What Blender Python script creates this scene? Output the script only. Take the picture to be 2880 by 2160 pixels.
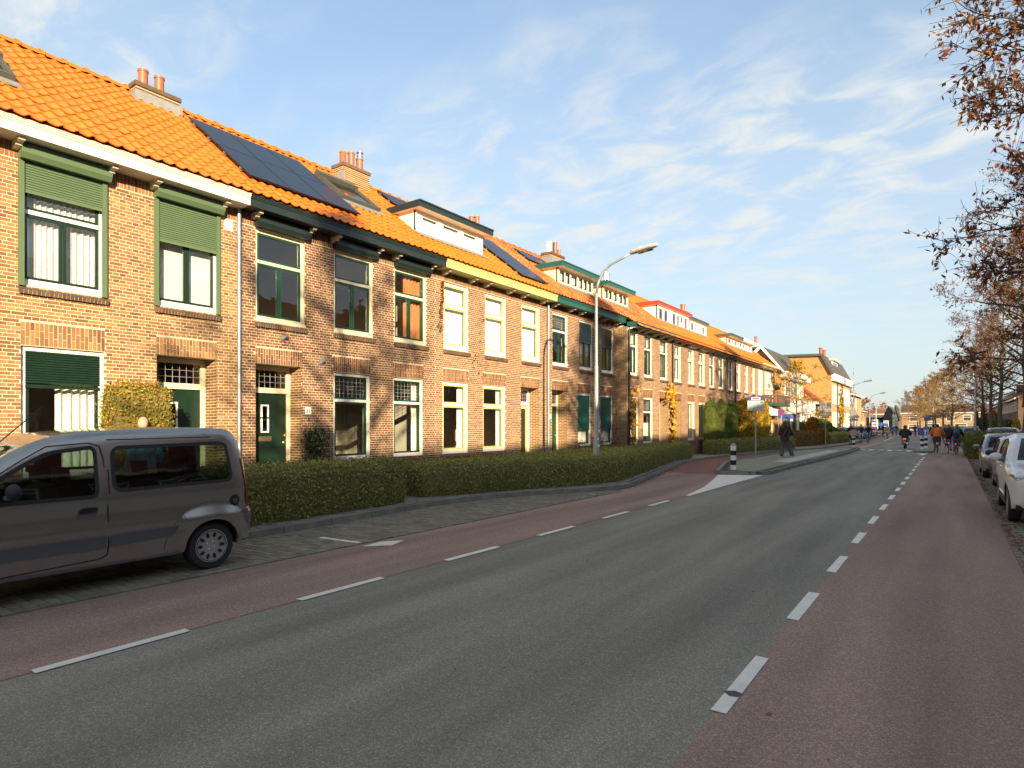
import bpy, bmesh, math, random
from mathutils import Vector, Matrix
from mathutils.geometry import delaunay_2d_cdt
pi, sin, cos, rad = math.pi, math.sin, math.cos, math.radians
RN = random.Random(11)
sc = bpy.context.scene
COL = sc.collection
for o in list(bpy.data.objects):
    bpy.data.objects.remove(o)

# ---------------------------------------------------------------- camera
cam = bpy.data.cameras.new('camera')
cam.sensor_width = 36; cam.lens = 21.5; cam.shift_y = 0.0399
cam.clip_start = 0.05; cam.clip_end = 3000
camo = bpy.data.objects.new('camera', cam); COL.objects.link(camo)
camo.location = (0, 0, 1.8); camo.rotation_euler = (rad(90), 0, rad(35.635))
sc.camera = camo

# ---------------------------------------------------------------- sun, sky, exposure
SUN_AZ = rad(38)      # from +X towards -Y
SUN_EL = rad(16)
sd = Vector((cos(SUN_EL)*cos(SUN_AZ), -cos(SUN_EL)*sin(SUN_AZ), sin(SUN_EL)))
sun = bpy.data.lights.new('sun', 'SUN'); sun.energy = 4.2; sun.angle = rad(0.6); sun.color = (1, .79, .50)
suno = bpy.data.objects.new('sun', sun); COL.objects.link(suno)
suno.rotation_euler = sd.to_track_quat('Z', 'Y').to_euler(); suno.location = (30, -25, 20)
w = bpy.data.worlds.new('World'); sc.world = w; w.use_nodes = True
nt = w.node_tree; nt.nodes.clear(); N = nt.nodes.new; L = nt.links.new
out = N('ShaderNodeOutputWorld'); bg = N('ShaderNodeBackground'); sky = N('ShaderNodeTexSky')
sky.sky_type = 'NISHITA'; sky.sun_disc = False; sky.sun_elevation = SUN_EL
sky.sun_rotation = math.atan2(sd.x, sd.y); sky.air_density = 1.0; sky.dust_density = 0.7; sky.ozone_density = 1.5
bg.inputs['Strength'].default_value = 0.108
tc = N('ShaderNodeTexCoord'); sep = N('ShaderNodeSeparateXYZ'); L(tc.outputs['Generated'], sep.inputs[0])
def mth(op, a, b=None, clamp=False):
    n = N('ShaderNodeMath'); n.operation = op; n.use_clamp = clamp
    for i, x in enumerate((a, b)):
        if x is None: continue
        if isinstance(x, (int, float)): n.inputs[i].default_value = x
        else: L(x, n.inputs[i])
    return n.outputs[0]
den = mth('ADD', mth('MAXIMUM', sep.outputs['Z'], 0.0), 0.16)
px = mth('DIVIDE', sep.outputs['X'], den); py = mth('DIVIDE', sep.outputs['Y'], den)
cmb = N('ShaderNodeCombineXYZ'); L(px, cmb.inputs[0]); L(py, cmb.inputs[1])
def cloud(scale, rot, sx, sy, lo, hi, detail, rough, dist, off=0):
    mp = N('ShaderNodeMapping'); mp.inputs['Rotation'].default_value = (0, 0, rad(rot)); mp.inputs['Scale'].default_value = (sx, sy, 1)
    mp.inputs['Location'].default_value = (off, off*.7, 0)
    L(cmb.outputs[0], mp.inputs[0])
    nz = N('ShaderNodeTexNoise'); nz.inputs['Scale'].default_value = scale; nz.inputs['Detail'].default_value = detail
    nz.inputs['Roughness'].default_value = rough; nz.inputs['Distortion'].default_value = dist
    L(mp.outputs[0], nz.inputs['Vector'])
    mr = N('ShaderNodeMapRange'); mr.interpolation_type = 'SMOOTHSTEP'
    mr.inputs['From Min'].default_value = lo; mr.inputs['From Max'].default_value = hi
    L(nz.outputs['Fac'], mr.inputs['Value']); return mr.outputs[0]
c1 = cloud(.9, -50, .7, 1.2, .28, .54, 6, .5, .3, 9.1)        # broad veils
c2 = cloud(6.0, -30, .8, 1.2, .40, .70, 8, .58, .5, 1.3)      # mottled cirrus
c3 = cloud(2.4, -62, .35, 1.6, .42, .78, 9, .58, .4, 2.7)      # long soft streaks
veil = mth('MULTIPLY_ADD', mth('POWER', mth('SUBTRACT', 1.0, mth('MAXIMUM', sep.outputs['Z'], 0.0)), 1.8), .75)
veil.node.inputs[2].default_value = .18
cl = mth('ADD', mth('MULTIPLY', c1, .16), mth('ADD', mth('MULTIPLY', mth('MULTIPLY', c2, c1), .80), mth('MULTIPLY', c3, .14)), True)
cl = mth('MULTIPLY', cl, mth('MULTIPLY', mth('MAXIMUM', sep.outputs['Z'], 0.0), 4.0, True))
mixv = N('ShaderNodeMix'); mixv.data_type = 'RGBA'; mixh = N('ShaderNodeMix'); mixh.data_type = 'RGBA'; mixh.inputs['A'].default_value = (1.62, 2.12, 2.55, 1); mixh.inputs['B'].default_value = (2.25, 2.5, 2.45, 1)
L(mth('POWER', mth('SUBTRACT', 1.0, mth('MAXIMUM', sep.outputs['Z'], 0.0)), 4.0), mixh.inputs['Factor']); L(mixh.outputs['Result'], mixv.inputs['B'])
L(veil, mixv.inputs['Factor']); L(sky.outputs[0], mixv.inputs['A'])
mixc = N('ShaderNodeMix'); mixc.data_type = 'RGBA'; mixc.inputs['B'].default_value = (2.85, 2.98, 2.98, 1)
L(cl, mixc.inputs['Factor']); L(mixv.outputs['Result'], mixc.inputs['A']); L(mixc.outputs['Result'], bg.inputs[0]); L(bg.outputs[0], out.inputs[0])
vs = sc.view_settings; vs.view_transform = 'Standard'; vs.look = 'None'; vs.exposure = 1.45; vs.gamma = 1; vs.use_curve_mapping = False
sc.render.engine = 'CYCLES'
sc.cycles.max_bounces = 8; sc.cycles.transparent_max_bounces = 16

# ---------------------------------------------------------------- helpers
ORG = {}
def tag(o, label=None, cat=None, group=None, kind=None):
    if label: o['label'] = label
    if cat: o['category'] = cat
    if group: o['group'] = group
    if kind: o['kind'] = kind
    return o
def thing(name, loc, label, cat, group=None, rz=0):
    o = bpy.data.objects.new(name, None); COL.objects.link(o); o.location = loc; o.rotation_euler = (0, 0, rz)
    o.empty_display_size = .1
    ORG[o.name] = Vector(loc); return tag(o, label, cat, group)
class MB:
    def __init__(s): s.v = []; s.f = []; s.mi = []
    def poly(s, pts, m=0):
        n = len(s.v); s.v += [tuple(p) for p in pts]; s.f.append(tuple(range(n, n+len(pts)))); s.mi.append(m); return s
    def box(s, x0, x1, y0, y1, z0, z1, m=0, skip=''):
        n = len(s.v)
        s.v += [(x0,y0,z0),(x1,y0,z0),(x1,y1,z0),(x0,y1,z0),(x0,y0,z1),(x1,y0,z1),(x1,y1,z1),(x0,y1,z1)]
        F = {'b':(0,3,2,1),'t':(4,5,6,7),'y':(0,1,5,4),'X':(1,2,6,5),'Y':(2,3,7,6),'x':(3,0,4,7)}
        for k, q in F.items():
            if k not in skip: s.f.append(tuple(n+i for i in q)); s.mi.append(m)
        return s
    def obox(s, c, ax, ay, az, m=0):
        c, ax, ay, az = map(Vector, (c, ax, ay, az)); n = len(s.v)
        for dz in (-1, 1):
            for dx, dy in ((-1,-1),(1,-1),(1,1),(-1,1)): s.v.append(tuple(c+ax*dx+ay*dy+az*dz))
        for q in ((0,3,2,1),(4,5,6,7),(0,1,5,4),(1,2,6,5),(2,3,7,6),(3,0,4,7)): s.f.append(tuple(n+i for i in q)); s.mi.append(m)
        return s
    def tube(s, pts, r, k=6, m=0, cap=True):
        pts = [Vector(p) for p in pts]; n0 = len(s.v)
        rs = r if isinstance(r, (list, tuple)) else [r]*len(pts)
        up = None
        for i, p in enumerate(pts):
            d = (pts[min(i+1, len(pts)-1)]-pts[max(i-1, 0)]).normalized()
            if up is None: up = d.orthogonal().normalized()
            else:
                up = up-d*up.dot(d)
                up = up.normalized() if up.length > 1e-6 else d.orthogonal().normalized()
            q = d.cross(up)
            for j in range(k):
                a = 2*pi*j/k; s.v.append(tuple(p+(up*cos(a)+q*sin(a))*rs[i]))
        for i in range(len(pts)-1):
            for j in range(k):
                a = n0+i*k+j; b = n0+i*k+(j+1) % k
                s.f.append((a, b, b+k, a+k)); s.mi.append(m)
        if cap:
            s.f.append(tuple(n0+j for j in reversed(range(k)))); s.mi.append(m)
            s.f.append(tuple(n0+(len(pts)-1)*k+j for j in range(k))); s.mi.append(m)
        return s
    def lathe(s, prof, c, axis=(0,0,1), k=16, m=0, ms=None):
        c = Vector(c); ax = Vector(axis).normalized(); a1 = ax.orthogonal().normalized(); a2 = ax.cross(a1); n0 = len(s.v)
        for r, h in prof:
            for j in range(k):
                a = 2*pi*j/k; s.v.append(tuple(c+ax*h+(a1*cos(a)+a2*sin(a))*r))
        for i in range(len(prof)-1):
            for j in range(k):
                a = n0+i*k+j; b = n0+i*k+(j+1) % k
                s.f.append((a, b, b+k, a+k)); s.mi.append(ms[i] if ms else m)
        return s
    def ball(s, c, r, k=8, m=0, sc=(1,1,1)):
        prof = [(max(1e-4, sin(pi*i/k)), -cos(pi*i/k)) for i in range(k+1)]; n0 = len(s.v)
        s.lathe(prof, (0,0,0), k=k+2, m=m); c = Vector(c)
        for i in range(n0, len(s.v)):
            v = s.v[i]; s.v[i] = (c.x+v[0]*r*sc[0], c.y+v[1]*r*sc[1], c.z+v[2]*r*sc[2])
        return s
    def prism(s, pts, d, m=0):
        """polygon pts (3D) extruded by vector d, closed"""
        d = Vector(d); n = len(pts); n0 = len(s.v); P = [Vector(p) for p in pts]
        s.v += [tuple(p) for p in P]+[tuple(p+d) for p in P]
        s.f.append(tuple(n0+i for i in reversed(range(n)))); s.mi.append(m)
        s.f.append(tuple(n0+n+i for i in range(n))); s.mi.append(m)
        for i in range(n):
            j = (i+1) % n; s.f.append((n0+i, n0+j, n0+n+j, n0+n+i)); s.mi.append(m)
        return s
    def xf(s, M, i0=0):
        for i in range(i0, len(s.v)): s.v[i] = tuple(M @ Vector(s.v[i]))
        return s
    def build(s, name, mats, parent=None, smooth=False, kind=None, world=False, angle=None):
        me = bpy.data.meshes.new(name)
        off = Vector((0,0,0))
        if world and parent is not None:
            q = parent
            while q is not None: off += q.location; q = q.parent
        me.from_pydata([(a-off.x, b-off.y, c-off.z) for a, b, c in s.v] if world and parent else s.v, [], s.f)
        if not isinstance(mats, (list, tuple)): mats = [mats]
        for x in mats: me.materials.append(x)
        if len(mats) > 1: me.polygons.foreach_set('material_index', s.mi)
        if smooth: me.polygons.foreach_set('use_smooth', [True]*len(me.polygons))
        if angle:
            me.set_sharp_from_angle(angle=rad(angle))
        me.update()
        return link(name, me, parent, kind)
def link(name, me, parent=None, kind=None, loc=None):
    o = bpy.data.objects.new(name, me); COL.objects.link(o)
    if parent is not None: o.parent = parent
    if loc is not None: o.location = loc
    if kind: o['kind'] = kind
    return o
def copy_tree(o, parent=None):
    c = o.copy(); COL.objects.link(c); c.parent = parent
    for ch in o.children: copy_tree(ch, c)
    return c

# ---------------------------------------------------------------- materials
M = {}
def mat(name, c, rough=.6, metal=0, var=0, vscale=6, bump=0, bscale=40, island=0, spec=.5, stretch=None, coat=0, c2=None, trans=0, emit=None, hue=0):
    m = bpy.data.materials.new(name); m.use_nodes = True; t = m.node_tree; p = t.nodes['Principled BSDF']
    n_, l_ = t.nodes.new, t.links.new
    p.inputs['Roughness'].default_value = rough; p.inputs['Metallic'].default_value = metal
    p.inputs['Specular IOR Level'].default_value = spec; p.inputs['Coat Weight'].default_value = coat
    p.inputs['Coat Roughness'].default_value = .05
    co = n_('ShaderNodeTexCoord'); vec = co.outputs['Object']
    if stretch:
        mp = n_('ShaderNodeMapping'); mp.inputs['Scale'].default_value = stretch; l_(vec, mp.inputs[0]); vec = mp.outputs[0]
    rgb = n_('ShaderNodeRGB'); rgb.outputs[0].default_value = (*c, 1); cur = rgb.outputs[0]
    if var or c2:
        nz = n_('ShaderNodeTexNoise'); nz.inputs['Scale'].default_value = vscale; nz.inputs['Detail'].default_value = 6; nz.inputs['Roughness'].default_value = .65
        l_(vec, nz.inputs['Vector'])
        mx = n_('ShaderNodeMix'); mx.data_type = 'RGBA'
        mr = n_('ShaderNodeMapRange'); mr.inputs['From Min'].default_value = .3; mr.inputs['From Max'].default_value = .7; l_(nz.outputs['Fac'], mr.inputs[0])
        cc = c2 if c2 else tuple(x*(1-var) for x in c)
        mx.inputs['B'].default_value = (*cc, 1); l_(cur, mx.inputs['A']); l_(mr.outputs[0], mx.inputs['Factor']); cur = mx.outputs['Result']
    if island:
        g = n_('ShaderNodeNewGeometry'); oi = n_('ShaderNodeObjectInfo')
        ad = n_('ShaderNodeMath'); ad.operation = 'ADD'; l_(g.outputs['Random Per Island'], ad.inputs[0]); l_(oi.outputs['Random'], ad.inputs[1])
        fr = n_('ShaderNodeMath'); fr.operation = 'FRACT'; l_(ad.outputs[0], fr.inputs[0])
        hs = n_('ShaderNodeHueSaturation')
        mr = n_('ShaderNodeMapRange'); mr.inputs['To Min'].default_value = 1-island; mr.inputs['To Max'].default_value = 1+island; l_(fr.outputs[0], mr.inputs[0]); l_(mr.outputs[0], hs.inputs['Value'])
        f2 = n_('ShaderNodeMath'); f2.operation = 'MULTIPLY'; f2.inputs[1].default_value = 7.31; l_(fr.outputs[0], f2.inputs[0])
        f3 = n_('ShaderNodeMath'); f3.operation = 'FRACT'; l_(f2.outputs[0], f3.inputs[0])
        m2 = n_('ShaderNodeMapRange'); m2.inputs['To Min'].default_value = .5-.02-hue; m2.inputs['To Max'].default_value = .5+.015+hue; l_(f3.outputs[0], m2.inputs[0]); l_(m2.outputs[0], hs.inputs['Hue'])
        l_(cur, hs.inputs['Color']); cur = hs.outputs[0]
    l_(cur, p.inputs['Base Color'])
    if bump:
        nb = n_('ShaderNodeTexNoise'); nb.inputs['Scale'].default_value = bscale; nb.inputs['Detail'].default_value = 4; l_(vec, nb.inputs['Vector'])
        b = n_('ShaderNodeBump'); b.inputs['Strength'].default_value = bump; b.inputs['Distance'].default_value = .02; l_(nb.outputs['Fac'], b.inputs['Height']); l_(b.outputs[0], p.inputs['Normal'])
    if trans:
        tr = n_('ShaderNodeBsdfTranslucent'); l_(cur, tr.inputs['Color']); ms = n_('ShaderNodeMixShader'); ms.inputs[0].default_value = trans
        o_ = t.nodes['Material Output']; l_(p.outputs[0], ms.inputs[1]); l_(tr.outputs[0], ms.inputs[2]); l_(ms.outputs[0], o_.inputs[0])
    if emit:
        p.inputs['Emission Color'].default_value = (*c, 1); p.inputs['Emission Strength'].default_value = emit
    M[name] = m; return m
def glass(name, tint=(.88,.92,.90), refl=1.0, base=.09):
    m = bpy.data.materials.new(name); m.use_nodes = True; t = m.node_tree; t.nodes.clear(); n_, l_ = t.nodes.new, t.links.new
    o_ = n_('ShaderNodeOutputMaterial'); ms = n_('ShaderNodeMixShader'); tr = n_('ShaderNodeBsdfTransparent'); tr.inputs[0].default_value = (*tint, 1)
    gl = n_('ShaderNodeBsdfGlossy'); gl.inputs['Roughness'].default_value = .01; gl.inputs[0].default_value = (.95,.97,1,1)
    ge = n_('ShaderNodeNewGeometry'); dt = n_('ShaderNodeVectorMath'); dt.operation = 'DOT_PRODUCT'; l_(ge.outputs['Normal'], dt.inputs[0]); l_(ge.outputs['Incoming'], dt.inputs[1])
    ab = n_('ShaderNodeMath'); ab.operation = 'ABSOLUTE'; l_(dt.outputs['Value'], ab.inputs[0]); om = n_('ShaderNodeMath'); om.operation = 'SUBTRACT'; om.inputs[0].default_value = 1; l_(ab.outputs[0], om.inputs[1])
    fr = n_('ShaderNodeMath'); fr.operation = 'POWER'; fr.inputs[1].default_value = 4.5; l_(om.outputs[0], fr.inputs[0])
    ma = n_('ShaderNodeMath'); ma.operation = 'MULTIPLY_ADD'; ma.use_clamp = True; ma.inputs[1].default_value = refl; ma.inputs[2].default_value = base
    co = n_('ShaderNodeTexCoord'); nz = n_('ShaderNodeTexNoise'); nz.inputs['Scale'].default_value = 1.6; l_(co.outputs['Object'], nz.inputs['Vector'])
    bp = n_('ShaderNodeBump'); bp.inputs['Strength'].default_value = .08; bp.inputs['Distance'].default_value = .05; l_(nz.outputs['Fac'], bp.inputs['Height']); l_(bp.outputs[0], gl.inputs['Normal'])
    l_(fr.outputs[0], ma.inputs[0]); l_(ma.outputs[0], ms.inputs[0]); l_(tr.outputs[0], ms.inputs[1]); l_(gl.outputs[0], ms.inputs[2]); l_(ms.outputs[0], o_.inputs[0])
    M[name] = m; return m
glass('glass'); glass('car_glass', (.34,.42,.40), .45, .06); glass('dark_glass', (.16,.18,.18), 1.0, .10)
mat('brick', (.32,.165,.062), .85, var=.32, vscale=2.2, bump=.25, bscale=60, island=.38)
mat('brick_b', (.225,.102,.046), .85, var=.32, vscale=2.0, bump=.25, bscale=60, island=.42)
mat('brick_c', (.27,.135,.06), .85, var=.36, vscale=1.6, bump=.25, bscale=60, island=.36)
mat('mortar', (.66,.56,.40), .95, var=.18, vscale=5, bump=.3, bscale=90)
mat('brick_dark', (.15,.095,.06), .8, var=.4, vscale=9, island=.25, bump=.3)
mat('tile', (.60,.19,.012), .5, c2=(.52,.15,.010), vscale=2.2, island=.07, hue=-.014, bump=.12, bscale=30)
mat('tile_old', (.62,.19,.04), .75, c2=(.33,.10,.03), vscale=5, island=.28, bump=.2, bscale=30)
mat('tile_grey', (.10,.095,.09), .7, var=.4, vscale=4, island=.2)
mat('white', (.82,.80,.74), .45, var=.08, vscale=3)
mat('white_worn', (.80,.77,.68), .55, c2=(.66,.60,.48), vscale=2.5, bump=.1, bscale=20)
mat('cream', (.78,.70,.50), .5, var=.08)
mat('yellow_paint', (.60,.56,.22), .5, var=.08)
mat('olive_sash', (.52,.50,.20), .5)
mat('shutter_green', (.105,.165,.085), .45, var=.1, vscale=3)
mat('dark_green', (.012,.034,.022), .28, var=.3, vscale=4, coat=.3)
mat('sash_green', (.010,.055,.028), .3, coat=.2)
mat('bluegreen', (.015,.10,.085), .35, var=.15)
mat('cornice_dark', (.018,.032,.032), .4, var=.3, vscale=3)
mat('cornice_red', (.42,.055,.03), .45, var=.15)
mat('cornice_grey', (.085,.09,.075), .5, var=.25)
mat('zinc', (.42,.45,.45), .4, .6, var=.2, vscale=6)
mat('black_metal', (.015,.015,.016), .4)
mat('lead', (.30,.31,.32), .6, .2, var=.25, vscale=8)
mat('concrete', (.36,.34,.30), .9, var=.25, vscale=8, bump=.3)
mat('pot', (.40,.13,.06), .45, var=.2, vscale=9)
mat('steel', (.62,.62,.62), .25, .9)
mat('solar', (.010,.012,.018), .3, .0, spec=.35)
mat('solar_frame', (.01,.01,.01), .3)
mat('curtain', (.90,.88,.82), .9, var=.04, trans=.08)
mat('curtain_yellow', (.65,.48,.10), .9, var=.1, trans=.3)
mat('curtain_orange', (.72,.28,.10), .9, trans=.3)
mat('plaster', (.62,.58,.50), .95)
mat('room', (.55,.50,.42), .95)
mat('wood_floor', (.25,.15,.08), .6)
mat('dark', (.012,.012,.012), .8)
mat('rubber', (.018,.018,.019), .75, bump=.2, bscale=80)
mat('plate_white', (.85,.85,.83), .4)
mat('ink', (.01,.01,.01), .5)
mat('brass', (.55,.42,.2), .3, .8)
# ================================================================ GROUND
def asphalt(name, c, c2, speck, rough=.85):
    m = mat(name, c, rough, c2=c2, vscale=.5, spec=.35); t = m.node_tree; n_, l_ = t.nodes.new, t.links.new; p = t.nodes['Principled BSDF']
    base = p.inputs['Base Color'].links[0].from_socket
    co = n_('ShaderNodeTexCoord')
    def sp(scale, thr, colr, cur, fac):
        v = n_('ShaderNodeTexVoronoi'); v.inputs['Scale'].default_value = scale; l_(co.outputs['Object'], v.inputs['Vector'])
        s = n_('ShaderNodeSeparateColor'); l_(v.outputs['Color'], s.inputs[0])
        a = n_('ShaderNodeMath'); a.operation = 'GREATER_THAN'; a.inputs[1].default_value = thr; l_(s.outputs[0], a.inputs[0])
        b = n_('ShaderNodeMath'); b.operation = 'MULTIPLY'; b.inputs[1].default_value = fac; l_(a.outputs[0], b.inputs[0])
        mx = n_('ShaderNodeMix'); mx.data_type = 'RGBA'; mx.inputs['B'].default_value = (*colr, 1); l_(cur, mx.inputs['A']); l_(b.outputs[0], mx.inputs['Factor']); return mx.outputs['Result']
    cur = sp(95, .62, tuple(x*.66 for x in c), base, .7)
    cur = sp(120, .80, tuple(min(1, x*1.5) for x in c), cur, .7)
    cur = sp(105, .985, speck, cur, .5)
    # worn patches and tyre-darkened bands
    nz = n_('ShaderNodeTexNoise'); nz.inputs['Scale'].default_value = .9; nz.inputs['Detail'].default_value = 8; mp = n_('ShaderNodeMapping'); mp.inputs['Scale'].default_value = (1.6, .12, 1); l_(co.outputs['Object'], mp.inputs[0]); l_(mp.outputs[0], nz.inputs['Vector'])
    mr = n_('ShaderNodeMapRange'); mr.inputs['From Min'].default_value = .35; mr.inputs['From Max'].default_value = .65; mr.inputs['To Min'].default_value = .74; mr.inputs['To Max'].default_value = 1.16; l_(nz.outputs['Fac'], mr.inputs[0])
    hs = n_('ShaderNodeHueSaturation'); l_(cur, hs.inputs['Color']); l_(mr.outputs[0], hs.inputs['Value']); l_(hs.outputs[0], p.inputs['Base Color'])
    nb = n_('ShaderNodeTexVoronoi'); nb.inputs['Scale'].default_value = 95; l_(co.outputs['Object'], nb.inputs['Vector'])
    b = n_('ShaderNodeBump'); b.inputs['Strength'].default_value = .5; b.inputs['Distance'].default_value = .006; l_(nb.outputs['Distance'], b.inputs['Height']); l_(b.outputs[0], p.inputs['Normal'])
    return m
asphalt('asphalt', (.235,.212,.165), (.185,.170,.137), (.42,.42,.40))
asphalt('red_asphalt', (.30,.195,.150), (.235,.160,.125), (.36,.30,.26))
mat('red_brick_path', (.21,.085,.065), .85, var=.25, vscale=3, bump=.3, bscale=30)
mat('paint', (.78,.73,.64), .6, c2=(.60,.57,.50), vscale=5, bump=.2, bscale=90)
mat('paver', (.22,.195,.15), .9, c2=(.15,.14,.10), vscale=1.7, island=.22, bump=.4, bscale=70)
mat('paver_bed', (.045,.043,.033), 1, var=.4)
mat('slab', (.29,.27,.22), .9, c2=(.20,.20,.14), vscale=1.5, island=.12, bump=.25, bscale=50)
mat('kerb', (.25,.235,.20), .9, c2=(.15,.145,.12), vscale=2.5, island=.1, bump=.35, bscale=50)
mat('soil', (.075,.055,.035), 1, c2=(.05,.055,.02), vscale=3, bump=.8, bscale=25)
mat('grass', (.05,.075,.02), 1, c2=(.09,.08,.03), vscale=2, bump=.8, bscale=30)
mat('leaf_litter', (.17,.062,.025), .85, island=.5, hue=.02)

def shift(y):
    if y < 50: return 0
    if y < 260: return -.00044*(y-50)**2
    return -.00044*210**2-.00088*210*(y-260)
def interp(pl, y):
    if y <= pl[0][1]: return pl[0][0]
    for (x0, y0), (x1, y1) in zip(pl, pl[1:]):
        if y0 <= y <= y1: return x0+(x1-x0)*(y-y0)/(y1-y0+1e-9)
    return pl[-1][0]
def strip(fa, fb, ys, z, name, m, parent=None, kind='structure'):
    b = MB()
    for y0, y1 in zip(ys, ys[1:]): b.poly([(fa(y0), y0, z), (fb(y0), y0, z), (fb(y1), y1, z), (fa(y1), y1, z)])
    return b.build(name, m, parent, kind=kind if parent is None else None)
def rng(a, b, st):
    n = max(1, int(round((b-a)/st))); return [a+(b-a)*i/n for i in range(n+1)]
YS = rng(-40, 46, 2)+rng(50, 400, 5)

g = MB(); g.poly([(-1500,-800,-.03), (1500,-800,-.03), (1500,2200,-.03), (-1500,2200,-.03)]); g.build('ground', M['grass'], kind='structure')
road = strip(lambda y: -7.25+shift(y), lambda y: .76+shift(y), YS, 0, 'road', M['asphalt'])

KERB = [(-9.05,-40),(-9.05,5),(-9.08,6.5),(-9.30,9),(-9.37,10),(-9.22,11.65),(-8.72,13),(-8.05,14.3),(-7.6,15.3),(-7.55,16.0),(-7.89,17.4),(-8.9,21.8),(-9.55,24.6),(-10.24,27.6),(-10.4,30),(-10.29,34),(-10.1,37.5),(-9.18,44),(-7.95,50.5),(-7.6,58)]+[(-7.6+shift(y)+.2, y) for y in range(64, 400, 8)]
PATHR = [(-5.42,15.1),(-5.77,17.5),(-6.13,19.3),(-6.80,22.3),(-8.24,28.3),(-8.5,30.8),(-8.3,33),(-8.4,40.5),(-8.1,44.8),(-6.9,48.8),(-5.62,52.6)]
kx = lambda y: interp(KERB, y)
lane = MB()
def lstrip(fa, fb, ys, z=.004, m=0):
    for y0, y1 in zip(ys, ys[1:]): lane.poly([(fa(y0), y0, z), (fb(y0), y0, z), (fb(y1), y1, z), (fa(y1), y1, z)], m)
lstrip(lambda y: -7.2, lambda y: -5.42, rng(-40, 15.1, 2))
lstrip(lambda y: max(kx(y), -7.9) if y < 15.3 else kx(y), lambda y: interp(PATHR, y), rng(15.1, 22.3, .5))
lstrip(kx, lambda y: interp(PATHR, y), rng(22.3, 52.6, .8), m=1)
lstrip(kx, lambda y: -5.55+shift(y), rng(52.6, 56, 1)+rng(58, 400, 5))
lane.build('cycle_lane', [M['red_asphalt'], M['red_brick_path']], kind='structure')
strip(lambda y: -1.19+shift(y), lambda y: .72+shift(y), YS, .004, 'cycle_lane', M['red_asphalt'])

# road markings
def mark(pts, z=.009):
    c = Vector((sum(p[0] for p in pts)/len(pts), sum(p[1] for p in pts)/len(pts), 0))
    b = MB().poly([(p[0]-c.x, p[1]-c.y, z) for p in pts]); o = b.build('road_marking', M['paint'], road); o.location = c; return o
def dash(x, y0, y1, wd=.105, x2=None):
    j = lambda: RN.uniform(-.006, .006); x2 = x if x2 is None else x2
    mark([(x-wd/2+j(), y0+j()), (x+wd/2+j(), y0+j()), (x2+wd/2+j(), y1+j()), (x2-wd/2+j(), y1+j())])
for i in range(-2, 6): dash(-5.42, 1.58+2.245*i, 2.70+2.245*i)
for i in range(-2, 17):
    y = 3.85+2.235*i; x = -1.18-.0011*max(0, y-15)**1.6*.12
    dash(x, y, y+1.11, x2=x)
mark([(-5.46,15.16),(-5.36,15.16),(-5.42,23.0),(-6.78,22.15),(-6.40,20.5),(-6.13,19.27),(-5.77,17.55)])
for i in range(6): dash(-5.15+i*.56, 49.55 if i % 2 else 50.4, 51.2, .28)
mark([(-5.3,51.3),(-2.05,51.3),(-2.05,51.5),(-5.3,51.5)])
mark([(-1.8,46.2),(-1.08,46.0),(-1.33,43.3)])
for i in range(11): y = 53.5+i*2.0; dash(-5.58+shift(y), y, y+1.1)
for i in range(6): y = 78+i*6; dash(-5.6+shift(y), y, y+6, .12, -5.6+shift(y+6))
for i in range(8): y = 53.5+i*1.6; dash(-1.0+shift(y)+.25*sin(i*.45), y, y+1., .1)
mat('tar', (.03,.032,.036), .6)
tar = MB().poly([(-1.24,4.17,.012),(-1.19,4.12,.012),(-1.135,4.13,.012),(-1.125,4.2,.012),(-1.18,4.22,.012)]).build('tar_spot', M['tar'], road)
mark([(-8.86,6.04),(-8.60,6.04),(-8.60,6.14),(-8.86,6.14)])
for i in range(4): mark([(-8.10+i*.215,6.05+.02*i),(-7.90+i*.215,6.06+.02*i),(-7.90+i*.215,6.16+.02*i),(-8.10+i*.215,6.15+.02*i)], .02)
mark([(-7.05,6.05),(-6.75,6.35),(-6.9,6.75),(-7.1,6.45)])

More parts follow.
